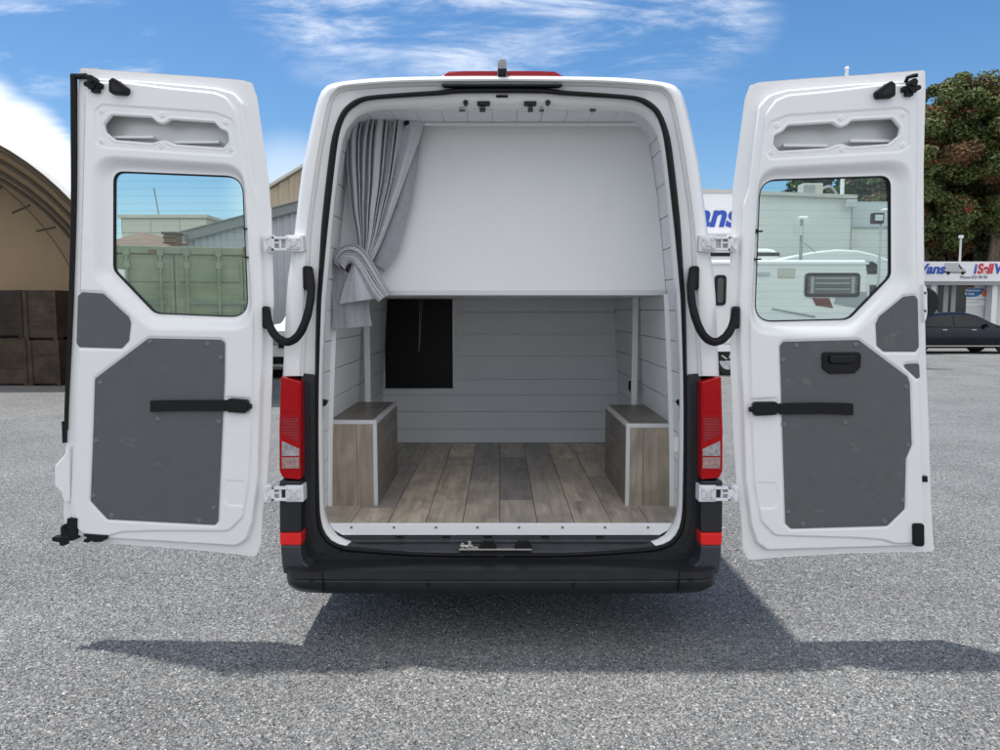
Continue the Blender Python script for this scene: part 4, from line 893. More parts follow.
# crates
def crate(px0, px1, pyt, pyb, D, dep, mk, label, z0=0, seed=0):
    Y = CY+D; x0 = P3(px0, 340, D)[0]; x1 = P3(px1, 340, D)[0]; z1 = P3(px0, pyt, D)[2]
    r_ = empty('wooden_crate', ((x0+x1)/2, Y+dep/2, z0)); tag(r_, label, 'crate', 'wooden crates stacked in the shelter')
    rs = random.Random(seed); h = z1-z0; n_ = max(2, int(h/.27)); b = MB()
    for i in range(n_):
        a = z0+.05+(h-.05)*i/n_; c = z0+.05+(h-.05)*(i+1)/n_-.006; j = rs.uniform(-.02, .02)
        b.box(x0+j, x1+j, Y, Y+.022, a, c); b.box(x0+.0, x0+.022, Y+.025, Y+dep, a, c); b.box(x1-.022, x1, Y+.025, Y+dep, a, c)
    o = b.build('slats', mk, r_); o.matrix_parent_inverse = Matrix.Translation(-Vector(r_.location))
    b = MB(); b.box(x0+.03, x1-.03, Y+.03, Y+dep-.03, z0+.04, z1-.01); b.box(x0, x0+.09, Y-.02, Y-.001, z0, z1); b.box(x1-.09, x1, Y-.02, Y-.001, z0, z1); b.box(x0, x1, Y+.1, Y+.2, z0, z0+.045); b.box(x0, x1, Y+dep-.2, Y+dep-.1, z0, z0+.045)
    o = b.build('posts', mk, r_); o.matrix_parent_inverse = Matrix.Translation(-Vector(r_.location)); return z1
z = crate(-25, 26, 338, 386, 15.6, .9, M['crate'], 'lower brown slatted crate nearest the left edge of the photo', seed=1)
crate(-20, 24, 290, 338, 15.6, .9, M['crate2'], 'dark crate on top of the brown crate at the left edge', z0=z+.005, seed=2)
z = crate(27, 59, 340, 385, 15.6, 1., M['crate'], 'lower brown crate beside the open van door', seed=3)
crate(25, 58, 290, 340, 15.6, 1., M['crate'], 'upper brown crate stacked beside the open van door', z0=z+.005, seed=4)
crate(60, 75, 318, 384, 16.2, .8, M['crate2'], 'dark narrow crate behind the brown stack in the shelter', seed=5)
# container (door end towards us)
D1 = 12.2; Y1 = CY+D1; cx0 = P3(96, 300, D1)[0]; cx1 = P3(247, 300, D1)[0]; ct = P3(170, 246.4, D1)[2]
ctr = empty('shipping_container', ((cx0+cx1)/2, Y1, 0)); tag(ctr, 'weathered green shipping container with lock rods, seen through the left door window', 'container')
def kpart(b, name, m, **k): o = b.build(name, m, ctr, **k); o.matrix_parent_inverse = Matrix.Translation(-Vector(ctr.location)); return o
b = MB(); b.box(cx0, cx1, Y1+.06, Y1+6, .1, ct-.04)
for i in range(24): b.box(cx0-.02, cx1+.02, Y1+.3+i*.24, Y1+.42+i*.24, .15, ct-.08)
kpart(b, 'container_body', M['green'])
b = MB(); b.box(cx0, cx1, Y1-.02, Y1+.06, ct-.12, ct); b.box(cx0, cx1, Y1-.02, Y1+.06, 0, .16); b.box(cx0, cx0+.1, Y1-.02, Y1+.06, .16, ct-.12); b.box(cx1-.1, cx1, Y1-.02, Y1+.06, .16, ct-.12); kpart(b, 'door_frame', M['green'], bevel=.01)
mid = P3(175, 300, D1)[0]
for xa, xb in ((cx0+.11, mid-.008), (mid+.008, cx1-.11)):
    b = MB(); b.box(xa, xb, Y1+.02, Y1+.06, .17, ct-.13)
    for q in range(4): z_ = .3+q*.58; b.box(xa+.06, xb-.06, Y1+.0, Y1+.02, z_, z_+.36)
    d_ = kpart(b, 'container_door', M['green'], bevel=.012)
for px in (132.5, 163, 187, 217):
    x = P3(px, 300, D1)[0]; b = MB(); b.cyl((x, Y1-.05, .1), (x, Y1-.05, ct-.04), .022, 10)
    for zz_ in (ct-.1, ct-.3, 1.45, .9, .4): b.box(x-.045, x+.045, Y1-.07, Y1+.015, zz_-.05, zz_+.05)
    kpart(b, 'lock_rod', M['green'], auto=40)
b = MB()
for px0, px1 in ((146, 168), (185, 243), (118, 128)): a = P3(px0, 300, D1)[0]; c = P3(px1, 300, D1)[0]; zz_ = P3(200, 302.5, D1)[2]; b.box(a, c, Y1-.055, Y1-.02, zz_-.03, zz_+.03)
kpart(b, 'rod_handles', M['greend'])
b = MB(); a = P3(114, 270, D1); c = P3(131, 292, D1); b.box(a[0], c[0], Y1-.028, Y1-.022, c[2], a[2]); kpart(b, 'data_plate', M['signw'])
b = MB(); a = P3(239, 247, D1)[0]; b.box(a, cx1+.01, Y1-.035, Y1-.021, ct-.15, ct+.01); b.box(P3(150, 250, D1)[0], P3(160, 250, D1)[0], Y1-.026, Y1-.0205, ct-.11, ct-.06); kpart(b, 'rusty_corner', M['rust'])
ctr.rotation_euler = (0, 0, R(17))
# corrugated grey shed behind (gable roof rising to the right)
def corrug(b, x0, x1, Y, z0, ztop, pitch=.19, d=.03):
    n_ = int((x1-x0)/pitch)
    for i in range(n_):
        a = x0+i*pitch; q = [(a, Y), (a+pitch*.45, Y), (a+pitch*.6, Y-d), (a+pitch*.85, Y-d), (a+pitch, Y)]
        for (xa, ya), (xb, yb) in zip(q[:-1], q[1:]): b.add([(xa, ya, z0), (xb, yb, z0), (xb, yb, ztop(xb)), (xa, ya, ztop(xa))], [(0, 1, 2, 3)])
D2 = 21.; Y2 = CY+D2
pL = P3(177, 237, D2); pR = P3(300, 203, D2); sl = (pR[2]-pL[2])/(pR[0]-pL[0]); xr = pR[0]+2.4; rt = lambda x: pL[2]+sl*(min(x, xr)-pL[0])-max(0, x-xr)*sl
gs = empty('corrugated_shed', (pL[0], Y2, 0)); tag(gs, 'grey corrugated shed with a sloping roof edge, behind the green container', 'shed')
def gp(b, name, m, par, **k): o = b.build(name, m, par, **k); o.matrix_parent_inverse = Matrix.Translation(-Vector(par.location)); return o
xe = xr+(xr-pL[0]); b = MB(); corrug(b, pL[0], xe, Y2, 0, lambda x: rt(x)-.12); gp(b, 'cladding', M['greymetal'], gs)
b = MB(); b.add([(pL[0]-.2, Y2-.14, rt(pL[0])-.25), (xr, Y2-.14, rt(xr)-.25), (xe+.2, Y2-.14, rt(xe)-.25), (xe+.2, Y2-.14, rt(xe)), (xr, Y2-.14, rt(xr)), (pL[0]-.2, Y2-.14, rt(pL[0]))], [(0, 1, 4, 5), (1, 2, 3, 4)]); gp(b, 'barge_board', M['greymetald'], gs, solid=.04)
b = MB(); b.add([(pL[0]-.3, Y2-.2, rt(pL[0])), (xr, Y2-.2, rt(xr)), (xr, Y2+14, rt(xr)), (pL[0]-.3, Y2+14, rt(pL[0])), (xe+.3, Y2-.2, rt(xe)), (xe+.3, Y2+14, rt(xe))], [(0, 1, 2, 3), (1, 4, 5, 2)]); gp(b, 'shed_roof', M['greymetald'], gs, solid=.03)
b = MB(); c = P3(178, 236, D2-.3); b.box(c[0]-.25, c[0]+.2, Y2-.35, Y2-.15, c[2]-.35, c[2]+.08); gp(b, 'gutter_end', M['greymetald'], gs, bevel=.03)
b = MB(); b.box(pL[0], pL[0]+.03, Y2, Y2+14, 0, rt(pL[0])-.05); b.box(xe-.03, xe, Y2, Y2+14, 0, rt(xe)-.05); gp(b, 'side_wall', M['greymetal'], gs)
c = P3(239, 214, D2); b = MB(); b.cyl((c[0], Y2+1, c[2]-.2), (c[0], Y2+1, c[2]+.12), .1); b.cyl((c[0], Y2+1, c[2]+.12), (c[0], Y2+1, c[2]+.2), .2, 16); gp(b, 'roof_vent', M['greymetald'], gs)
# beige gable building beyond
D3 = 30.; Y3 = CY+D3; a = P3(262, 195, D3); c = P3(300, 171, D3); sl3 = (c[2]-a[2])/(c[0]-a[0])
bb_ = empty('beige_warehouse', (a[0], Y3, 0)); tag(bb_, 'stained beige corrugated warehouse rising behind the grey shed', 'warehouse')
x3 = a[0]-.4; xp = c[0]+3; z3 = lambda x: a[2]+sl3*(min(x, xp)-a[0])-max(0, x-xp)*sl3
b = MB(); corrug(b, x3, xp+6, Y3, 0, z3, .42, .05); gp(b, 'cladding', M['beigemetal'], bb_)
b = MB(); b.add([(x3-.2, Y3-.2, z3(x3)+.02), (xp, Y3-.2, z3(xp)+.02), (xp, Y3+15, z3(xp)+.02), (x3-.2, Y3+15, z3(x3)+.02), (xp+6.2, Y3-.2, z3(xp+6.2)), (xp+6.2, Y3+15, z3(xp+6.2))], [(0, 1, 2, 3), (1, 4, 5, 2)]); gp(b, 'warehouse_roof', M['block'], bb_, solid=.1)
b = MB(); b.box(x3, x3+.05, Y3+.05, Y3+15, 0, z3(x3)-.05); b.box(xp+5.9, xp+6, Y3+.05, Y3+15, 0, z3(xp+6)-.05); gp(b, 'end_wall', M['beigemetal'], bb_)
# white block building
D4 = 34.; Y4 = CY+D4; a = P3(121, 218, D4); c = P3(206, 221, D4)
wb = empty('block_building', (a[0], Y4, 0)); tag(wb, 'whitewashed blockwork building behind the container, below the sky in the left window', 'building')
b = MB(); b.box(a[0], c[0], Y4, Y4+12, 0, a[2]); gp(b, 'block_wall', M['blocks'], wb)
b = MB(); b.box(a[0]-.1, c[0]+.1, Y4-.1, Y4+12.1, a[2]+.003, a[2]+.14); gp(b, 'parapet', M['block'], wb)
b = MB(); q = P3(154, 205, D4); b.cyl((q[0], Y4+.5, a[2]), (q[0]-.2, Y4+.5, a[2]+1.4), .03, 6); gp(b, 'aerial', M['greymetald'], wb)
# red-brown lean-to roof and rubble pile top left of the container
D5 = 17.; Y5 = CY+D5; a = P3(100, 238, D5); c = P3(151, 243, D5)
lt = empty('lean_to', (a[0], Y5, 0)); tag(lt, 'low lean-to with rusty red-brown roof, just left of the container top', 'lean-to')
b = MB(); b.add([(a[0], Y5+2, a[2]+.3), (c[0], Y5+2, c[2]+.15), (c[0]+.1, Y5, c[2]-.14), (a[0], Y5, a[2]-.16)], [(0, 1, 2, 3)]); gp(b, 'lean_to_roof', M['roofred'], lt, solid=.06)
b = MB(); b.box(a[0]+.05, c[0]-.1, Y5+.1, Y5+1.9, 0, c[2]-.3); gp(b, 'lean_to_wall', M['greymetald'], lt)
# rusty vent stack
a = P3(163, 232, 18); c = P3(176, 248, 18); rv = empty('rusty_stack', ((a[0]+c[0])/2, CY+18, 0)); tag(rv, 'rusty brown vent stack standing between the container and the grey shed', 'stack')
b = MB(); b.box(a[0], c[0], CY+18, CY+18.4, 0, a[2]-.05); gp(b, 'stack_body', M['rust'], rv, bevel=.03)
b = MB(); b.box(a[0]-.03, c[0]+.03, CY+17.97, CY+18.43, a[2]-.05, a[2]); 
for k in range(5): z_ = a[2]-.12-k*.12; b.box(a[0]-.01, c[0]+.01, CY+17.98, CY+17.999, z_-.03, z_)
gp(b, 'stack_cap', M['crate2'], rv)

# ------------------------------------------------------------------ cars
def loft_car(name, label, cat, loc, rz, L, W, H, prof_low, glass, paint, wheels=(.78, .80), wr=.33, group=None):
    """prof_low: (y along the length, z) upper outline of the whole car; glass: list of side window polygons (y,z)"""
    root = empty(name, loc); root.rotation_euler = (0, 0, rz); tag(root, label, cat, group)
    P = resample(cr(prof_low, 8), 90); belt = H*.62; secs_ = []
    for i, (y, zt_) in enumerate(P):
        e = min(1, (y+L/2)/.35, (L/2-y)/.45); w0 = W/2*(.80+.20*math.sin(max(0, e)*math.pi/2)); zb_ = .2+.10*(1-min(1, max(0, e)*1.4))
        up = max(0, zt_-belt)/(H-belt+1e-6); ring = []
        zt2 = max(zt_, zb_+.05); zm = min(belt, zt2-.02)
        half = [(w0*.90, zb_), (w0*.985, zb_+.12), (w0, zb_+(zm-zb_)*.55), (w0*.985, zm*.95+zb_*.05), (w0*.955, zm)]
        if zt2 > belt+.02: wt = w0*(.955-.20*up); half += [(w0*.93, zm+.02), (w0*.955+(wt-w0*.955)*.8, zm+(zt2-zm)*.82), (wt*.93, zm+(zt2-zm)*.955), (wt*.78, zt2-.004), (wt*.4, zt2+.012)]
        else: half += [(w0*.93, zm+.004), (w0*.90, zt2-.012), (w0*.85, zt2-.006), (w0*.7, zt2), (w0*.4, zt2+.012)]
        ring = [(-x, y, z) for x, z in half]+[(x, y, z) for x, z in half[::-1]]
        secs_.append(ring)
    b = MB(); b.rings(secs_); nn = len(secs_[0]); b.add(secs_[0], [tuple(range(nn))]); b.add(secs_[-1], [tuple(range(nn))]); body = b.build('body', paint, root, auto=38)
    def xs_at(y, z):
        zt_ = float(np.interp(y, P[:, 0], P[:, 1])); up = (zt_-belt)/(H-belt); e = min(1, (y+L/2)/.35, (L/2-y)/.45); w0 = W/2*(.80+.20*math.sin(max(0, e)*math.pi/2))
        k = (z-belt-.02)/(max(.05, zt_-belt)*.82); return w0*.93+(w0*.955+(w0*(.955-.20*up)-w0*.955)*.8-w0*.93)*min(1, max(0, k))
    for sg in (-1, 1):
        for gl in glass:
            b = MB(); q = [(sg*(xs_at(y, z)+.012), y, z) for y, z in gl]; b.add(q, [tuple(range(len(q)))]); b.build('side_window', M['darkglass'], root, solid=.006)
    for sg in (-1, 1):
        for y in (-L/2+wheels[0], L/2-wheels[1]):
            w_ = wheel(sg*(W/2-.11), y, root, wr, .2, M['pole'], out=sg)
            b = MB(); b.cyl((sg*(W/2-.02), y, wr), (sg*(W/2+.004), y, wr), wr+.05, 28); b.build('wheel_arch', M['black'], root)
    for sg in (-1, 1):
        b = MB(); b.box(sg*W/2*.98-.02, sg*W/2*.98+sg*.14, .72, .82, .95, 1.08) if sg > 0 else b.box(-W/2*.98-.14, -W/2*.98+.02, .72, .82, .95, 1.08); b.build('side_mirror', paint, root, bevel=.03)
    return root, body
# dark sedan parked side-on in front of the shop, nose to the right
DS = 26.5; sx0 = P3(905, 340, DS)[0]
L = 4.75; H = 1.47
pf = [(-2.375, .55), (-2.36, .80), (-2.25, 1.02), (-1.75, 1.10), (-1.15, 1.36), (-.55, 1.46), (.1, 1.46), (.6, 1.36), (1.28, 1.02), (1.9, .93), (2.25, .80), (2.36, .62), (2.375, .5)]
glz = [[(-1.30, .97), (-1.05, 1.18), (-.62, 1.34), (-.36, 1.37), (-.36, .95)], [(-.30, .95), (-.30, 1.37), (.1, 1.37), (.52, 1.27), (.93, 1.03), (.95, .96)]]
sed, sb = loft_car('parked_car', 'dark navy sedan parked side-on in front of the white shop', 'car', (sx0+2.05, CY+DS+.9, 0), R(-90), L, 1.82, H, pf, glz, M['carblack'])
b = MB()
for y in (-.75, .28): b.box(.90, .925, y, y+.16, .84, .87)
b.build('door_handle', M['steel'], sed)
b = MB(); b.box(.905, .918, -2.0, 2.0, .27, .30); b.build('sill_strip', M['steel'], sed)
# white four wheel drive seen in the gap left of the van, nose towards us
pf2 = [(-2.4, .5), (-2.38, .95), (-2.3, 1.15), (-1.5, 1.24), (-.95, 1.30), (-.45, 1.80), (.2, 1.90), (1.6, 1.88), (2.25, 1.78), (2.38, 1.2), (2.4, .6)]
glw = [[(-.75, 1.25), (-.35, 1.66), (.15, 1.72), (.15, 1.22)], [(.22, 1.22), (.22, 1.72), (1.0, 1.72), (1.0, 1.22)], [(1.08, 1.22), (1.08, 1.71), (1.9, 1.66), (2.0, 1.22)]]
a = P3(303, 340, 17.)[0]
suv, _ = loft_car('parked_four_wheel_drive', 'white four-wheel drive facing the camera, in the gap left of the van', 'car', (a, CY+17+2.4, 0), 0, 4.8, 1.9, 1.9, pf2, glw, M['vanwhite'], wr=.38)
b = MB(); b.add([(-.78, -1.02, 1.27), (.78, -1.02, 1.27), (.66, -.50, 1.76), (-.66, -.50, 1.76)], [(0, 1, 2, 3)]); b.build('windscreen', M['darkglass'], suv, solid=.01)
b = MB(); b.box(-.55, .55, -2.43, -2.37, .72, .98); 
for k in range(4): b.box(-.55, .55, -2.45, -2.43, .74+k*.065, .765+k*.065)
b.box(-.85, .85, -2.46, -2.36, .36, .52); b.build('grille', M['black'], suv)
for sg in (-1, 1): b = MB(); b.box(sg*.72-.14, sg*.72+.14, -2.42, -2.3, .78, .98); b.build('headlight', M['clear'], suv, bevel=.03)
b = MB(); b.box(-.8, .8, -.2, 1.6, 1.92, 1.95); b.box(-.85, -.8, -.3, 1.7, 1.9, 1.99); b.box(.8, .85, -.3, 1.7, 1.9, 1.99); b.build('roof_rack', M['rust'], suv)

# ------------------------------------------------------------------ background, right side
# long pale building with the big fascia sign
D6 = 26.; Y6 = CY+D6; xl = P3(560, 300, D6)[0]; xr6 = P3(848, 300, D6)[0]; xr7 = P3(914, 300, D6)[0]; zt6 = P3(800, 195.5, D6)[2]; ztl = P3(705, 190.5, D6)[2]
lb = empty('pale_building', (xl, Y6, 0)); tag(lb, 'long pale painted building seen through the right door window', 'building')
b = MB(); b.prism([(xl, Y6, 0), (xr6, Y6, 0), (xr6, Y6, zt6-.12), (xl, Y6, ztl+.1)], (0, 14, 0)); gp(b, 'main_wall', M['creamwall'], lb)
b = MB(); b.box(xr6+.01, xr7, Y6+.6, Y6+12, 0, P3(860, 226, D6)[2]); gp(b, 'side_wing_wall', M['creamwall'], lb)
b = MB(); b.box(xr6+.01, xr7, Y6+.66, Y6+11.9, P3(860, 226, D6)[2]+.004, P3(880, 199, D6)[2]); gp(b, 'upper_wing_wall', M['creamwall2'], lb)
b = MB(); b.box(xr6-.0, xr6+.02, Y6-.03, Y6, 0, zt6-.1); b.box(xr6+.02, xr7, Y6+.56, Y6+.598, P3(860, 226.5, D6)[2], P3(860, 225, D6)[2])
gp(b, 'wall_joint', M['greyt'], lb)
b = MB(); b.prism([(xl, Y6-.16, ztl+.1), (xr6+.1, Y6-.16, zt6-.12), (xr6+.1, Y6-.16, zt6), (xl, Y6-.16, ztl+.22)], (0, 14.3, 0)); gp(b, 'roof_edge', M['acm'], lb)
c = P3(852, 203, D6-.2); b = MB(); b.box(c[0]-.2, c[0]+.15, Y6-.3, Y6-.17, c[2]-.15, c[2]+.1); gp(b, 'downpipe_head', M['greylight'], lb, bevel=.02)
# fascia sign on it
sx1 = P3(741, 200, D6-.3)[0]; sz1 = P3(720, 193.5, D6-.3)[2]; sz0 = P3(720, 234, D6-.3)[2]
fs = empty('fascia_sign', (sx1, Y6-.3, sz0)); tag(fs, 'large white fascia sign ending in blue letters, between van and right door', 'sign')
b = MB(); b.box(sx1-7.4, sx1, Y6-.3, Y6-.18, sz0, sz1); gp(b, 'sign_board', M['signw'], fs)
b = MB(); b.box(sx1-7.45, sx1+.03, Y6-.33, Y6-.302, sz0-.06, sz0); b.box(sx1-7.45, sx1+.03, Y6-.33, Y6-.302, sz1, sz1+.05); gp(b, 'sign_rim', M['greylight'], fs)
def isell(par, xend, zbase, Y, capx, m=(M['blue'], M['redt']), bold=.02):  # 'iSellVans', ending at xend
    # x-height 'ans' spans capx metres
    sz = capx; rel = lambda o: setattr(o, 'matrix_parent_inverse', Matrix.Translation(-Vector(par.location)))
    o = text_obj('lettering', 'Vans', sz, (0, 0, 0), m[0], par, .012, .25, bold*sz); w3 = o.dimensions.x; o.location = (xend-w3, Y, zbase); rel(o)
    o2 = text_obj('lettering', 'Sell', sz, (0, 0, 0), m[1], par, .012, .25, bold*sz); w2 = o2.dimensions.x; o2.location = (xend-w3-w2-.04*sz, Y, zbase); rel(o2)
    o3 = text_obj('lettering', 'i', sz, (0, 0, 0), m[0], par, .012, .25, bold*sz); o3.location = (xend-w3-w2-.30*sz, Y, zbase); rel(o3)
    return xend-w3-w2-.30*sz
isell(fs, P3(736, 220, D6-.35)[0], P3(720, 226, D6-.35)[2], Y6-.315, 1.08, bold=.03)
# air-con unit on the roof
c0_ = P3(803, 184.5, D6+1); c1_ = P3(823, 196, D6+1)
ac = empty('air_conditioner', (c0_[0], CY+D6+1, zt6)); tag(ac, 'beige air conditioning unit on the roof of the pale building', 'air conditioner')
b = MB(); b.box(c0_[0], c1_[0], CY+D6+1, CY+D6+1.5, zt6-.05, c0_[2]+.05); gp(b, 'case', M['acm'], ac, bevel=.03)
b = MB(); fx = (c0_[0]+.06, c0_[0]+.42); b.box(fx[0], fx[1], CY+D6+.97, CY+D6+.999, zt6+.12, c0_[2]-.02)
gp(b, 'fan_grille', M['greyt'], ac)
b = MB(); b.tube(cr([(c1_[0], CY+D6+1.2, c0_[2]-.15), (c1_[0]+.35, CY+D6+1.2, c0_[2]-.05), (c1_[0]+.7, CY+D6+1.2, zt6+.05), (c1_[0]+.95, CY+D6+1.2, zt6-.02)], 5), .05, 8); gp(b, 'pipe', M['greyt'], ac, smooth=True)
# flag pole
p0 = P3(847, 69, D6+2); pl_ = empty('flag_pole', (p0[0], CY+D6+2, 0)); tag(pl_, 'tall thin white pole rising behind the right van door', 'pole')
b = MB(); b.cyl((p0[0], CY+D6+2, 0), (p0[0], CY+D6+2, p0[2]), .085, 12, .06); gp(b, 'shaft', M['signw'], pl_, auto=40)
b = MB(); b.cyl((p0[0], CY+D6+2, p0[2]), (p0[0], CY+D6+2, p0[2]+.08), .09, 12, .05); gp(b, 'cap', M['signw'], pl_)
# cctv pole and floodlight pole
q = P3(802, 219, 21); cc = empty('camera_pole', (q[0], CY+21, 0)); tag(cc, 'thin grey pole carrying a small white security camera, left in the window view', 'pole')
b = MB(); b.cyl((q[0], CY+21, 0), (q[0], CY+21, q[2]), .045, 10); gp(b, 'post', M['greyt'], cc)
b = MB(); b.box(q[0]-.12, q[0]+.12, CY+20.85, CY+21.05, q[2]-.02, q[2]+.06); gp(b, 'security_camera', M['signw'], cc, bevel=.03)
z_ = P3(797, 231, 21); b = MB(); b.box(z_[0]-.1, z_[0]+.12, CY+20.9, CY+21.0, z_[2]-.13, z_[2]+.13); gp(b, 'junction_box', M['greylight'], cc)
z_ = P3(803, 243, 21); b = MB(); b.tube([(z_[0], CY+20.95, z_[2]), (z_[0]+.12, CY+20.9, z_[2]-.1), (z_[0]+.3, CY+20.9, z_[2]-.25)], .015, 6); gp(b, 'cable', M['greyt'], cc)
q = P3(881, 222, 21); fp = empty('floodlight_pole', (q[0], CY+21, 0)); tag(fp, 'square black floodlight on a thin pole, right side of the window view', 'floodlight')
b = MB(); b.cyl((q[0], CY+21, 0), (q[0], CY+21, q[2]), .04, 10); gp(b, 'post', M['greylight'], fp)
a = P3(873.5, 212.5, 20.8); c = P3(884.5, 223.5, 20.8); b = MB(); b.box(a[0], c[0], CY+20.8, CY+21.0, c[2], a[2]); gp(b, 'lamp_housing', M['black'], fp, bevel=.03)
b = MB(); b.box(a[0]+.05, c[0]-.05, CY+20.785, CY+20.8, c[2]+.08, a[2]-.06); gp(b, 'lamp_glass', M['lamp'], fp)
b = MB(); e = P3(886, 211, 21); b.box(e[0]-.12, e[0]+.12, CY+20.85, CY+21.05, e[2]-.04, e[2]+.06); gp(b, 'security_camera', M['signw'], fp, bevel=.03)
# camper with square box body (side towards us, slightly turned)
D7 = 18.; Y7 = CY+D7; xa = P3(700, 300, D7)[0]; xb = P3(866, 300, D7)[0]; z7 = P3(800, 260, D7)[2]
cp = empty('camper', (xa, Y7, 0)); tag(cp, 'white square-bodied camper with a black framed window, nearest behind the right door', 'camper van')
b = MB(); b.box(xa, xb, Y7, Y7+2.2, .75, z7); gp(b, 'camper_box', M['vanwhite'], cp, bevel=.07)
b = MB(); b.box(xa-.02, xb+.02, Y7-.04, Y7+2.24, z7-.10, z7-.05); b.box(xa+.0, xb, Y7-.02, Y7+2.2, .58, .75); gp(b, 'roof_moulding', M['signw'], cp)
def fwin(par, px0, px1, py0, py1, D, Y, nm='camper_window', slats=True):
    a = P3(px0, py0, D); c = P3(px1, py1, D); w_ = c[0]-a[0]; h_ = a[2]-c[2]
    pts = fillet(np.array([(a[0], c[2]), (c[0], c[2]), (c[0], a[2]), (a[0], a[2])]), .1)
    b = MB(); b.prism([(x, Y-.03, z) for x, z in pts], (0, .03, 0)); o = gp(b, nm, M['blackgloss'], par)
    pts = fillet(np.array([(a[0]+.07, c[2]+.07), (c[0]-.07, c[2]+.07), (c[0]-.07, a[2]-.07), (a[0]+.07, a[2]-.07)]), .07)
    b = MB(); b.prism([(x, Y-.036, z) for x, z in pts], (0, .005, 0)); p_ = b.build('window_glass', M['smoked'], o); p_.matrix_parent_inverse = Matrix.Translation(-Vector(par.location)); p_.parent = o
    p_.matrix_parent_inverse = Matrix()
    if slats:
        b = MB()
        for k in (.3, .55, .75): b.box(a[0]+w_*.18, c[0]-w_*.18, Y-.040, Y-.0365, c[2]+h_*k, c[2]+h_*k+.03)
        for k in (.10, .84): b.box(a[0]+w_*k, a[0]+w_*(k+.06), Y-.040, Y-.0365, c[2]+.09, a[2]-.09)
        p_ = b.build('blind', M['greyt'], o)
    return o
fwin(cp, 805, 859, 273, 297, D7, Y7)
fwin(cp, 714.5, 725.5, 275, 305.5, D7, Y7, slats=False)
b = MB(); a = P3(778, 268, D7); c = P3(795, 278, D7); b.box(a[0], c[0], Y7-.02, Y7, c[2], a[2]); gp(b, 'fridge_vent', M['acm'], cp, bevel=.02)
b = MB(); b.box(P3(757, 250, D7)[0], P3(770, 250, D7)[0], Y7-.05, Y7, P3(700, 275, D7)[2], P3(700, 272, D7)[2]); gp(b, 'side_lamp', M['greylight'], cp)
b = MB(); a = P3(812, 298, D7); c = P3(833, 308, D7); b.prism([(a[0], Y7-.012, a[2]), (P3(829, 298, D7)[0], Y7-.012, a[2]), (c[0], Y7-.012, c[2]), (a[0]+.1, Y7-.012, c[2]+.06)], (0, .011, 0)); gp(b, 'maroon_graphic', M['maroon'], cp)
b = MB(); a = P3(834, 292, D7); c = P3(866, 310, D7); b.prism([(a[0]+.1, Y7-.012, a[2]), (c[0], Y7-.012, a[2]), (c[0], Y7-.012, c[2]), (a[0], Y7-.012, c[2]+.15)], (0, .011, 0)); gp(b, 'grey_graphic', M['greyt'], cp)
b = MB(); a = P3(772, 308, D7); c = P3(815, 316, D7); b.prism([a, c, (c[0], c[1], c[2]-.04), (a[0], a[1], a[2]-.04)], (0, -.02, 0)); gp(b, 'grey_stripe', M['greyt'], cp)
for x in (xa+.75, xb-.9):
    wheel(x, Y7+.2, cp, .36, .22, out=1, along_y=True, inv=Matrix.Translation(-Vector(cp.location)))
b = MB(); b.box(xa+.2, xb-.2, Y7+.1, Y7+2, .35, .6); gp(b, 'chassis', M['dark'], cp)
# spare wheel carried on the back of that camper
q = P3(926, 302, D7-1); 
# second camper with curved high top behind
D8 = 21.5; Y8 = CY+D8; hp_ = [(778, 259.5), (795, 255.5), (815, 251.5), (838, 249.3), (858, 250.3), (876, 254.5), (892, 260.5), (903, 268), (910, 282), (914, 300), (914, 320), (770, 320), (770, 262)]
c2 = empty('high_top_camper', (P3(840, 300, D8)[0], Y8, 0)); tag(c2, 'white camper with a curved high top and small dark window, behind the square camper', 'camper van')
prof8 = [P3(x, y, D8) for x, y in hp_]; prof8 = [(p[0], p[1], max(p[2], .5) if i < 10 else .5) for i, p in enumerate(prof8)]
b = MB(); b.prism(prof8, (0, 2.0, 0)); gp(b, 'high_top_body', M['vanwhite'], c2, bevel=.12)
b = MB(); pts = [P3(x, y, D8-.02) for x, y in ((858, 261.5), (873, 261.5), (878, 265), (880, 271), (877, 274), (868, 274), (866, 266))]; b.prism(pts, (0, .015, 0)); gp(b, 'small_window', M['blackgloss'], c2)
b = MB(); pts = [P3(x, y, D8-.02) for x, y in ((870, 285), (905, 285), (908, 296), (870, 296))]; b.prism(pts, (0, .015, 0)); gp(b, 'cab_window_pane', M['darkglass'], c2)
for x in (prof8[10][0]-1., prof8[11][0]+.9):
    wheel(x, Y8+.2, c2, .36, .22, along_y=True, inv=Matrix.Translation(-Vector(c2.location)))
# third white vehicle roof
a = P3(752, 248.5, 23.5); c = P3(781, 256, 23.5); tv = empty('white_minibus', (a[0], CY+23.5, 0)); tag(tv, 'white minibus roof with a dark window band, just visible left in the window view', 'minibus')
b = MB(); b.prism([(a[0]-3, CY+23.5, .4), (c[0], CY+23.5, .4), (c[0], CY+23.5, c[2]-.1), (c[0]-.15, CY+23.5, a[2]-.05), (c[0]-.4, CY+23.5, a[2]), (a[0]-3, CY+23.5, a[2])], (0, 1.9, 0)); gp(b, 'minibus_body', M['vanwhite'], tv, bevel=.08)
b = MB(); b.box(a[0]-2.9, c[0]-.05, CY+23.475, CY+23.499, P3(760, 256.2, 23.5)[2], P3(760, 252.6, 23.5)[2]); gp(b, 'window_band', M['blackgloss'], tv)
for x in (a[0]-2.3, c[0]-.9): wheel(x, CY+23.7, tv, .34, .22, along_y=True, inv=Matrix.Translation(-Vector(tv.location)))
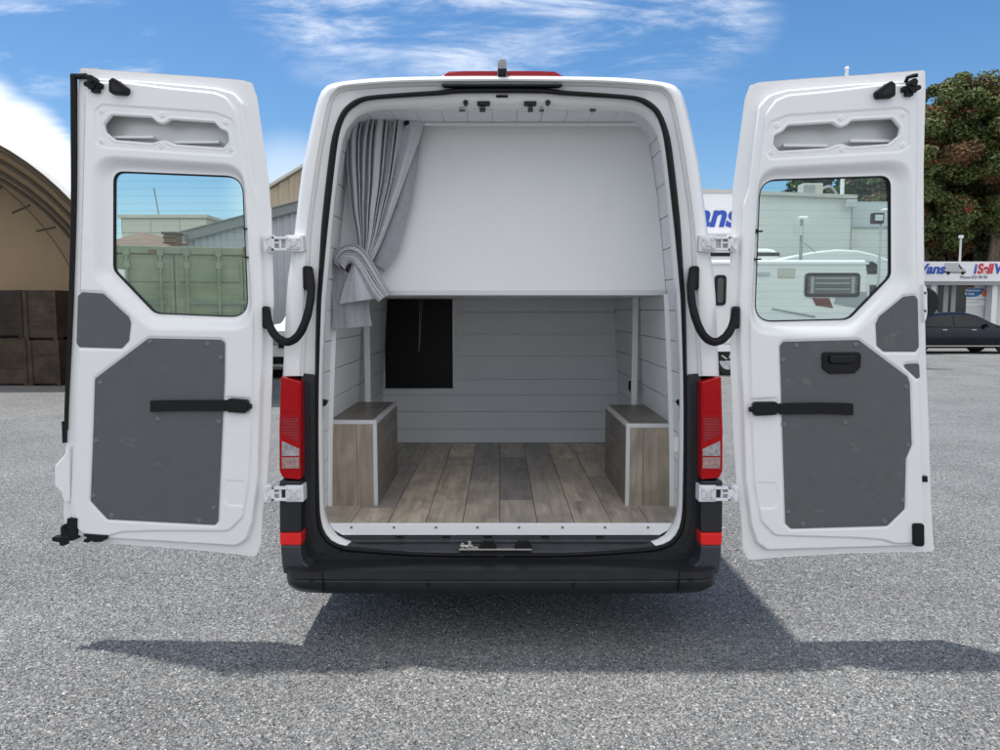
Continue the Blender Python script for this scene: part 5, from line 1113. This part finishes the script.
# spare wheel on a white caravan-like rack beyond the right door: part of the high top camper's rear
q = P3(925, 302.5, 20.); sp = empty('spare_wheel', (q[0], CY+20, q[2])); tag(sp, 'black spare wheel cover poking out past the right door edge', 'spare wheel')
b = MB(); b.cyl((q[0]+.0, CY+19.98, q[2]), (q[0]+.0, CY+20.2, q[2]), .39, 36); gp(b, 'wheel_cover', M['blackgloss'], sp, bevel=.04)
b = MB(); b.cyl((q[0]-.1, CY+20.1, q[2]), (P3(912, 300, 20.)[0]-.2, CY+21.2, q[2]-.1), .05); b.cyl((q[0]-.1, CY+20.1, q[2]), (q[0]-.1, CY+20.25, 0), .04); gp(b, 'carrier_arm', M['greyt'], sp)
# shop
D9 = 31.; Y9 = CY+D9; sxa = P3(905, 300, D9)[0]; sxb = sxa+16
zf1 = P3(960, 262, D9)[2]; zf0 = P3(960, 281.5, D9)[2]
shp = empty('shop', (sxa, Y9, 0)); tag(shp, 'low white shop with a sign fascia along its front, at the right edge', 'shop')
b = MB(); b.box(sxa, sxb, Y9+.6, Y9+9, 0, zf1-.15); gp(b, 'shop_wall', M['shopwall'], shp)
b = MB(); b.box(sxa-.3, sxb, Y9-.1, Y9+9.2, zf0-.14, zf0-.004); gp(b, 'soffit', M['greylight'], shp)
for px in (934.5, 996): a = P3(px-2.4, 300, D9)[0]; c = P3(px+2.6, 300, D9)[0]; b = MB(); b.box(a, c, Y9+.1, Y9+.5, 0, zf0-.145); gp(b, 'pillar', M['signw'], shp)
def pane(par, px0, px1, py0, py1, Y, m, nm, t=.02, D=D9+.5):
    a = P3(px0, py0, D); c = P3(px1, py1, D); b = MB(); b.box(a[0], c[0], Y-t, Y, max(.0, c[2]), a[2]); return gp(b, nm, m, par)
pane(shp, 940, 964, 283, 356, Y9+.598, M['darkglass'], 'shop_door', .04)
pane(shp, 911, 931, 288, 345, Y9+.598, M['darkglass'], 'shop_window', .04)
pane(shp, 988.5, 991.5, 282, 350, Y9+.598, M['darkglass'], 'side_light', .04)
pane(shp, 944.6, 945.6, 284, 356, Y9+.555, M['greyt'], 'door_stile'); pane(shp, 952.4, 953.2, 284, 356, Y9+.555, M['greyt'], 'door_stile')
pane(shp, 940, 964, 282, 283.6, Y9+.555, M['greyt'], 'door_head')
# shop sign
f2 = empty('shop_sign', (sxa, Y9-.12, zf0)); tag(f2, 'white sign band with blue and red letters and a van picture above the shop door', 'sign')
b = MB(); b.box(sxa-.4, sxb, Y9-.3, Y9-.12, zf0, zf1); gp(b, 'sign_board', M['signw'], f2)
zb2 = P3(960, 273.4, D9-.3)[2]; Ysg = Y9-.315
isell(f2, P3(943.5, 270, D9-.3)[0], zb2, Ysg, .56, bold=.03)
xe2 = P3(974.5, 270, D9-.3)[0]
def seq(x, parts, sz):
    for tx, mm in parts:
        o = text_obj('lettering', tx, sz, (x, Ysg, zb2), mm, f2, .012, .15, .03*sz, sx=.82); bpy.context.view_layer.update(); o.matrix_parent_inverse = Matrix.Translation(-Vector(f2.location)); x += o.dimensions.x+.05*sz
seq(P3(973.6, 270, D9-.3)[0], (('i', M['blue']), ('Sell', M['redt']), ('Vans', M['blue'])), .56)
o = text_obj('phone_lettering', 'Phone 022 98 98', .16, (P3(960, 278, D9-.3)[0], Ysg, P3(960, 278.4, D9-.3)[2]), M['greyt'], f2, .008, 0, .002); o.matrix_parent_inverse = Matrix.Translation(-Vector(f2.location))
vb = [(944.5, 263.5), (945, 263), (959, 263), (962, 267.5), (965.5, 269.3), (966, 272.6), (944.2, 271.6)]
b = MB(); b.prism([P3(x, y, D9-.31) for x, y in vb], (0, .02, 0)); pic = gp(b, 'van_picture', M['greylight'], f2)
b = MB()
b.prism([P3(x, y, D9-.325) for x, y in ((944.3, 271), (948, 271.8), (962, 272.4), (966, 271.6), (966, 273), (944.3, 272.6))], (0, .012, 0))
b.prism([P3(x, y, D9-.325) for x, y in ((959.2, 264.6), (961.6, 267.6), (962.8, 269.2), (961, 268.8), (959, 266))], (0, .012, 0))
for x in (948.6, 963): c = P3(x, 273, D9-.33); b.cyl((c[0], c[1], c[2]), (c[0], c[1]+.02, c[2]), .065, 14)
gp(b, 'picture_outline', M['black'], f2)
# poster on the shop wall
po = empty('poster', P3(975, 310, D9+.5)); tag(po, 'white poster with a blue banner and orange dot, on the shop wall', 'poster')
def ppo(pts, m, nm, t): b = MB(); b.prism([(*P3(x, y, D9+.5)[:1], Y9+.598-t, P3(x, y, D9+.5)[2]) for x, y in pts], (0, .012, 0)); gp(b, nm, m, po)
ppo([(965, 288), (991, 289), (991, 306), (965, 306)], M['signw'], 'sheet', .02)
ppo([(965, 288.2), (985, 288.6), (982, 294), (978, 296.4), (970, 297.2), (965, 296)], M['bluep'], 'blue_banner', .034)
b = MB(); c = P3(986.2, 293, D9+.5); b.cyl((c[0], Y9+.55, c[2]), (c[0], Y9+.57, c[2]), .15, 24); gp(b, 'orange_dot', M['orange'], po)
ppo([(966, 299), (986, 299), (986, 300), (966, 300)], M['greylight'], 'small_print', .034); ppo([(966, 302), (980, 302), (980, 303), (966, 303)], M['greylight'], 'small_print', .034)
c = P3(965.8, 291.4, D9+.5)
for tx, dz in (('Motorhome', 0), ('Rentals', -.14)):
    o = text_obj('banner_lettering', tx, .135, (c[0], Y9+.55, c[2]+dz), M['signw'], po, .003, 0, .004); o.matrix_parent_inverse = Matrix.Translation(-Vector(po.location))
ppo([(968.5, 284), (975.5, 284), (975.5, 287.6), (968.5, 287.6)], M['rust'], 'notice', .02)

# ------------------------------------------------------------------ trees
def tree(name, label, x, y, h, rad, nclump, nleaf, seed, red=.0, trunks=3, zb_=3., leaf=.17, brown=.1):
    rs = np.random.default_rng(seed); root = empty(name, (x, y, 0)); tag(root, label, 'tree', 'trees behind the shop')
    b = MB()
    for k in range(trunks):
        a = rs.uniform(0, 6.28); ox, oy = rs.uniform(-1, 1)*rad*.45, rs.uniform(-1, 1)*rad*.3
        for q in range(3):
            ex, ey = ox+rs.uniform(-1, 1)*rad*.5, oy+rs.uniform(-1, 1)*rad*.4; hh = h*rs.uniform(.6, .85)
            P = cr([(ox, oy, 0), (ox+(ex-ox)*.15+rs.uniform(-.2, .2), oy, hh*.3), (ox+(ex-ox)*.5, oy+(ey-oy)*.5, hh*.65), (ex, ey, hh)], 5); n_ = len(P)
            b.tube(P, [.17*(1-.8*i/n_)*(h/12)+.02 for i in range(n_)], 8)
    b.build('trunk', M['bark'], root, smooth=True)
    # clump centres: uneven ellipsoid with a ragged outline
    cs = []
    while len(cs) < nclump:
        p = rs.uniform(-1, 1, 3); r_ = np.linalg.norm(p)
        if r_ > 1 or r_ < .35: continue
        a = math.atan2(p[1], p[0]); lump = .82+.16*math.sin(3*a+seed)+.12*math.sin(5*a+2*seed+3*p[2])
        cs.append(np.array([p[0]*rad*lump, p[1]*rad*.8*lump, zb_+(h-zb_)*(.5+.5*p[2]*(.9+.1*math.sin(4*a)))]))
    cs = np.array(cs); cl = rs.uniform(.45, 1.0, nclump)*rad*.145
    which = rs.integers(0, nclump, nclump*nleaf); d = rs.normal(0, 1, (len(which), 3)); d /= np.linalg.norm(d, axis=1)[:, None]; rr_ = rs.uniform(.25, 1, len(which))**.5
    c = cs[which]+d*(cl[which]*rr_)[:, None]*np.array([1.15, 1.15, .8])
    kinds = rs.uniform(0, 1, nclump); up_ = d*np.array([1, 1, 1])+rs.normal(0, .5, d.shape)+np.array([0, 0, .6]); up_ /= np.linalg.norm(up_, axis=1)[:, None]
    t = np.cross(up_, rs.normal(0, 1, d.shape)); t /= np.linalg.norm(t, axis=1)[:, None]; w_ = np.cross(up_, t); s = leaf*rs.uniform(.6, 1.3, len(which))[:, None]
    V = np.stack([c-t*s, c-w_*s*.5, c+t*s, c+w_*s*.5], 1)
    is_red = (kinds[which] < red*1.5) & (d[:, 2] > .0) & (rs.uniform(0, 1, len(which)) < .4); is_br = (~is_red) & (kinds[which] > 1-brown)
    for nm, mk, sel in (('crown', 'leaf', ~is_red & ~is_br), ('blossom', 'flower', is_red), ('brown_foliage', 'leafb', is_br)):
        v = V[sel]
        if not len(v): continue
        me = bpy.data.meshes.new(nm); me.vertices.add(len(v)*4); me.vertices.foreach_set('co', v.ravel()); me.loops.add(len(v)*4); me.loops.foreach_set('vertex_index', np.arange(len(v)*4, dtype=np.int32)); me.polygons.add(len(v)); me.polygons.foreach_set('loop_start', np.arange(len(v))*4); me.update(calc_edges=True)
        meshobj(nm, me, M[mk], root)
    return root
DT = 40.; q = P3(958, 100, DT)
tree('flowering_tree', 'tall dark tree with red blossom behind the shop, nearest the right door', q[0]-.6, CY+DT, 13.9, 5.6, 300, 520, 3, red=.18, trunks=7, brown=.15, leaf=.10, zb_=4.0)
q = P3(1035, 100, DT); tree('flowering_tree', 'green tree with sparse red blossom at the right edge of the photo', q[0], CY+DT+2, 13.9, 4.8, 260, 420, 8, leaf=.105, red=.12, zb_=4, trunks=4, brown=.15)
q = P3(872, 100, DT); tree('dark_tree', 'dark green tree behind the pale building, top right in the window view', q[0], CY+DT+3, 11.8, 3.6, 240, 200, 14, red=.02, trunks=3, brown=.08)
q = P3(985, 200, DT+8); tree('dark_tree', 'low dense dark tree filling in behind the trunks above the shop', q[0], CY+DT+9, 8.5, 7.5, 260, 220, 21, red=.0, trunks=4, zb_=.5, leaf=.25)
q = P3(961, 238, DT-6); lp = empty('light_pole', (q[0], CY+DT-6, 0)); tag(lp, 'thin grey pole in front of the tree trunks above the shop', 'pole')
b = MB(); b.cyl((q[0], CY+DT-6, 0), (q[0], CY+DT-6, q[2]), .06, 10, .04); gp(b, 'shaft', M['greylight'], lp); b = MB(); b.cyl((q[0], CY+DT-6, q[2]), (q[0], CY+DT-6, q[2]+.12), .1, 10); gp(b, 'cap', M['pole'], lp)

# ------------------------------------------------------------------ world, sun
SUN = Vector((-.235, .108, 1)).normalized(); ELEV = math.asin(SUN.z); 
w = bpy.data.worlds.new('World'); SC.world = w; w.use_nodes = True; N = w.node_tree.nodes; Lk = w.node_tree.links
bg = N['Background']; sky = N.new('ShaderNodeTexSky'); sky.sky_type = 'NISHITA'; sky.sun_disc = False; sky.sun_elevation = ELEV; sky.sun_rotation = math.atan2(SUN.x, SUN.y); sky.air_density = 1.0; sky.dust_density = .6; sky.ozone_density = 3.0
SKY = .095; CLOUD = 10.2
tc = N.new('ShaderNodeTexCoord'); nrm_ = N.new('ShaderNodeVectorMath'); nrm_.operation = 'NORMALIZE'; Lk.new(tc.outputs['Generated'], nrm_.inputs[0]); sp_ = N.new('ShaderNodeSeparateXYZ'); Lk.new(nrm_.outputs[0], sp_.inputs[0])
def mth(op, a, b_=None, c_=None, clamp=False):
    n_ = N.new('ShaderNodeMath'); n_.operation = op; n_.use_clamp = clamp
    for i, v in enumerate((a, b_, c_)):
        if v is None: continue
        if isinstance(v, (int, float)): n_.inputs[i].default_value = v
        else: Lk.new(v, n_.inputs[i])
    return n_.outputs[0]
zc = mth('ADD', mth('MAXIMUM', sp_.outputs[2], 0.), .12); cx = N.new('ShaderNodeCombineXYZ'); Lk.new(mth('DIVIDE', sp_.outputs[0], zc), cx.inputs[0]); Lk.new(mth('DIVIDE', sp_.outputs[1], zc), cx.inputs[1])
def wnoise(scale, detail, rough, dist, stretch=(1, 1, 1), rot=0):
    mp = N.new('ShaderNodeMapping'); mp.inputs['Scale'].default_value = stretch; mp.inputs['Rotation'].default_value = (0, 0, rot); Lk.new(cx.outputs[0], mp.inputs[0])
    n_ = N.new('ShaderNodeTexNoise'); n_.inputs['Scale'].default_value = scale; n_.inputs['Detail'].default_value = detail; n_.inputs['Roughness'].default_value = rough; n_.inputs['Distortion'].default_value = dist*.55; Lk.new(mp.outputs[0], n_.inputs['Vector']); return n_.outputs['Fac']
def sm(v, a, b_):
    m_ = N.new('ShaderNodeMapRange'); m_.interpolation_type = 'SMOOTHSTEP'; m_.inputs['From Min'].default_value = a; m_.inputs['From Max'].default_value = b_; Lk.new(v, m_.inputs['Value']); return m_.outputs[0]
def blob(px, py, r0, r1):                                  # soft cone round a direction
    d = ray(px, py); d = d/np.linalg.norm(d); n_ = N.new('ShaderNodeVectorMath'); n_.operation = 'DOT_PRODUCT'; n_.inputs[1].default_value = tuple(d); Lk.new(nrm_.outputs[0], n_.inputs[0]); return sm(n_.outputs['Value'], math.cos(R(r1)), math.cos(R(r0)))
fine = wnoise(1.9, 10, .66, .8, (1, 1.9, 1), R(-28)); big = wnoise(.55, 5, .55, .3)
topm = mth('MAXIMUM', blob(340, -25, 1, 8), mth('MAXIMUM', blob(470, -12, 2, 9), mth('MAXIMUM', blob(600, -20, 2, 9), mth('MULTIPLY', blob(700, 10, 0, 6), .7))))
cl1 = mth('MULTIPLY', mth('MULTIPLY', topm, sm(fine, .42, .76)), .8)
leftm = mth('MAXIMUM', blob(5, 168, 2, 6), blob(-90, 150, 3, 9)); cl2 = mth('MULTIPLY', leftm, sm(mth('ADD', mth('MULTIPLY', fine, .45), mth('MULTIPLY', leftm, .6)), .40, .72))
cl3 = mth('MULTIPLY', mth('MULTIPLY', mth('MAXIMUM', blob(30, 38, 0, 4), blob(100, 50, 0, 4)), sm(fine, .45, .70)), .6)
low = mth('MULTIPLY', blob(290, 195, 0, 5), .35)
back = mth('MULTIPLY', sm(mth('MULTIPLY', sp_.outputs[1], -1), -.1, .35), sm(big, .36, .54))  # unseen cloud bank added behind the camera to brighten the doors
c = mth('MAXIMUM', mth('MAXIMUM', cl1, cl2), mth('MAXIMUM', mth('MAXIMUM', cl3, low), back)); c = mth('MULTIPLY', c, .93, clamp=True)
mxw = N.new('ShaderNodeMix'); mxw.data_type = 'RGBA'; Lk.new(c, mxw.inputs[0]); hs_ = N.new('ShaderNodeHueSaturation'); hs_.inputs['Saturation'].default_value = 1.26; Lk.new(sky.outputs[0], hs_.inputs['Color']); Lk.new(hs_.outputs[0], mxw.inputs[6]); mxw.inputs[7].default_value = (CLOUD, CLOUD, CLOUD, 1)
Lk.new(mxw.outputs[2], bg.inputs[0]); bg.inputs[1].default_value = SKY
sun = bpy.data.lights.new('sun', 'SUN'); sun.energy = 3.0; sun.angle = R(1.5); sun.color = (1, .96, .9); so = bpy.data.objects.new('sun', sun); COL.objects.link(so); so.rotation_euler = SUN.to_track_quat('Z', 'Y').to_euler(); so.location = (0, 0, 20)
SC.view_settings.view_transform = 'Standard'; SC.view_settings.look = 'None'; SC.view_settings.gamma = 1; SC.view_settings.exposure = .57
SC.render.engine = 'CYCLES'
SC.cycles.use_denoising = True; SC.cycles.max_bounces = 8; SC.cycles.transparent_max_bounces = 8; SC.cycles.use_adaptive_sampling = True; SC.cycles.adaptive_threshold = .02
SC.cycles.caustics_reflective = False; SC.cycles.caustics_refractive = False
